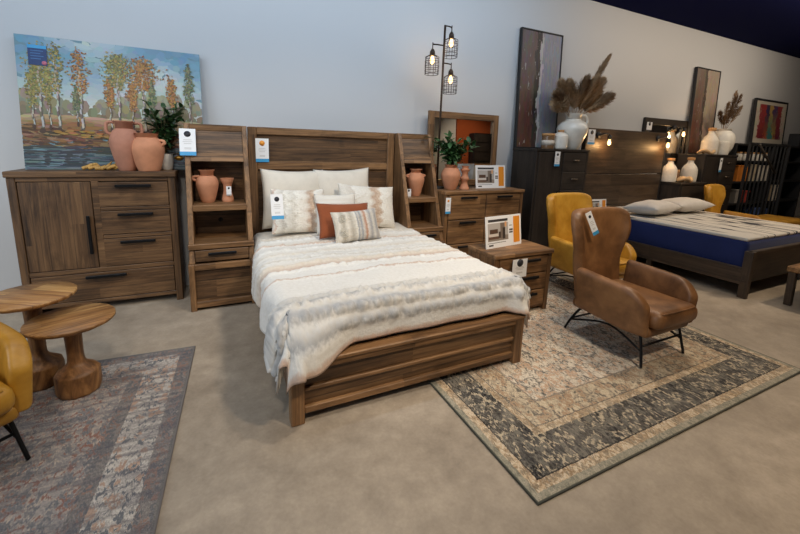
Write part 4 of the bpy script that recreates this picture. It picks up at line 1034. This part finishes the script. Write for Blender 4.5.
knot('pale wooden knot lying on the far tall dark chest', (8.0, -.16, ZF), .10, R(-12))
vase('jar', 'small square white jar before the big vase on the far dark chest', (8.52, -.18, ZF), [(.10, 0), (.115, .02), (.115, .22), (.09, .25), (.06, .255)], CERMAT, cat='jar', inner=False)
vase('vase', 'big round white vase holding dried brown flowers on the far dark chest', (8.68, -.09, ZF), [(.11, 0), (.17, .10), (.20, .26), (.18, .38), (.13, .44), (.12, .47), (.135, .49)], CERAM)
t = thing('dried_bouquet', 'bouquet of dried brown flower stalks in the big round white vase', 'dried flowers', (8.68, -.09, ZF+.40))
for k, (dx, dz) in enumerate(((-.22, .38), (-.08, .55), (.06, .68), (.20, .78), (.30, .72), (.28, .5), (.12, .42), (-.12, .30))):
    plume(t, (0, 0, 0), (dx, -.04*(k % 3), dz), (dx*.3, 0, .08), PAMPASD if k % 2 else plain('dried_dark', srgb(92, 68, 46), .9), .06, 40+k, 260, .07)

# black staircase rail, open shelf and the portrait on it
t = thing('stair_railing', 'black metal staircase railing with slim balusters right of the far dark chest', 'railing', (8.97, -.42, 0))
MB().box(-.02, .02, -.02, .02, 0, 1.80, .003).build('post', BLACKM, t)
MB().box(1.60, 1.65, -.025, .025, 0, 1.80, .003).build('post', BLACKM, t)
MB().box(-.02, 1.65, -.02, .02, 1.77, 1.81, .004).build('top_rail', BLACKM, t)
MB().tube([(.25, -.04, 1.78), (1.12, -.04, 1.22)], .02, 8).build('handrail', plain('rail_grey', srgb(70, 64, 58), .4, .4), t)
MB().box(-.02, 1.65, -.015, .015, .28, .32, .003).build('bottom_rail', BLACKM, t)
for k in range(9): MB().box(.14+k*.165-.012, .14+k*.165+.012, -.012, .012, .30, 1.78, .002).build('baluster', BLACKM, t)
t = thing('shelf_unit', 'black open shelf behind the staircase railing', 'shelf', (10.6, -.06, 0))
for x in (-1.6, 0, 1.6): MB().box(x-.025, x+.025, -.16, .26, 0, 1.78, .003).build('upright', BLACKM, t)
for z in (.12, .55, 1.0, 1.42, 1.76): MB().box(-1.6, 1.6, -.16, .26, z, z+.035, .003).build('shelf_board', BLACKM, t)
MB().box(-1.6, 1.6, .24, .26, 0, 1.78, 0).build('back_panel', BLACKM, t)
BOXC = {'orange': srgb(206, 124, 44), 'cream': srgb(196, 180, 152), 'blue': srgb(70, 90, 140), 'white': srgb(206, 200, 188), 'grey': srgb(140, 136, 130), 'red': srgb(160, 60, 50)}
def shelf_box(color, x, z, w_, h_, where):
    t = thing('storage_box', '%s box on the black shelf, %s' % (color, where), 'box', (x, -.10, z), group='boxes on the black shelf')
    mk = 'box_'+color; mt_ = bpy.data.materials.get(mk) or plain(mk, BOXC[color], .6)
    MB().box(-w_/2, w_/2, -.10, .10, 0, h_, .006).build('body', mt_, t)
    MB().box(-w_/2-.006, w_/2+.006, -.106, .106, h_, h_+.03, .004).build('lid', mt_, t)
shelf_box('orange', 9.37, 1.035, .18, .30, 'second board from the top at the left end'); shelf_box('orange', 9.62, 1.035, .16, .26, 'second board, beside the leftmost orange one'); shelf_box('cream', 9.90, 1.035, .16, .32, 'second board, left of the central upright'); shelf_box('white', 10.27, 1.035, .48, .30, 'second board, the widest one')
shelf_box('grey', 9.45, .585, .2, .25, 'third board at the left end'); shelf_box('red', 9.8, .585, .2, .22, 'third board, the only red one'); shelf_box('cream', 10.80, .585, .22, .30, 'third board, right of the central upright'); shelf_box('white', 11.06, .585, .2, .32, 'third board, right of the cream one')
shelf_box('blue', 10.4, .155, .26, .26, 'bottom board, left of the other blue one'); shelf_box('blue', 10.8, .155, .26, .22, 'bottom board at the right end')
for k in range(5):
    t = thing('jar', 'small pale brown-lidded jar on the black shelf, %s' % ('leftmost of five', 'second from the left', 'middle of five', 'second from the right', 'rightmost of five')[k], 'jar', (9.4+.27*k, -.1, 1.456), group='jars on the black shelf')
    MB().lathe([(0, 0), (.055, 0), (.06, .01), (.06, .12), (.05, .14), (0, .14)], seg=18).build('body', CERMAT, t)
    MB().lathe([(0, .14), (.05, .14), (.05, .175), (0, .175)], seg=18).build('lid', CORK, t)
t = abstract_('framed colourful abstract picture standing on the black shelf', (11.1, .13, 1.796), 1.45, 1.0, 3, [(.15, (186, 176, 160), (180, 168, 150)), (.34, (150, 56, 54), (120, 40, 46)), (.46, (62, 54, 80), (160, 80, 48)), (.58, (176, 140, 80), (60, 120, 120)), (.70, (80, 56, 94), (170, 146, 70)), (.86, (150, 56, 54), (104, 40, 60)), (1.3, (186, 176, 160), (180, 168, 150))], 31, 'framed_picture', .04, mat=True)
t = thing('speaker_box', 'small black box beside the colourful picture on the black shelf', 'box', (12.05, -.02, 1.796))
MB().box(-.11, .11, -.1, .1, 0, .30, .008).build('body', BLACKM, t); MB().box(-.09, .09, -.106, -.1, .03, .27, .003).build('front_grille', plain('grille', (.03, .03, .03), .8), t)

# bench at the foot of the dark bed, mustard ottoman, dark nightstand behind the tan chair
t = thing('bench', 'low wooden bench with a woven top at the foot of the dark bed', 'bench', (5.85, -2.62, 0)); 
MB().box(-.78, .78, -.16, .16, .37, .43, .01).build('seat', wood('mango', 'x', 'y', .1), t)
MB().box(-.72, .72, -.13, .13, .31, .37, .004).build('apron', wood('walnut', 'x', 'z', .3), t)
for sx in (-1, 1):
    for sy_ in (-1, 1): MB().poly([(sx*.74-.035, .37), (sx*.74+.035, .37), (sx*.70+.03, 0), (sx*.70-.03, 0)], 'y', sy_*.115-.028, sy_*.115+.028, .003).build('leg', wood('walnut', 'z', 'x', .3), t)
MB().box(-.70, .70, -.02, .02, .10, .14, .003).build('stretcher', wood('walnut', 'x', 'z', .3), t)
t = thing('ottoman', 'long low mustard seat beyond the blue mattress, right of the mustard armchair', 'ottoman', (8.75, -.98, 0))
MB().box(-.62, .62, -.28, .28, .12, .46, .06, seg=4).build('cushion', MUST, t)
for sx in (-1, 1):
    for sy_ in (-1, 1): MB().tube([(sx*.52, sy_*.2, .14), (sx*.56, sy_*.23, 0.002)], .014, 8).build('leg', BLACK, t)
chest_of_drawers('dark_nightstand', 'dark wood nightstand behind the mustard and tan armchairs', 'nightstand', (4.52, -.92, 0), .52, .40, .66, 1, 2, 'espresso', handles=False)
sign('printed sign standing on the dark nightstand behind the mustard armchair', (4.45, -.72, .661), R(-4), (.34, .24))
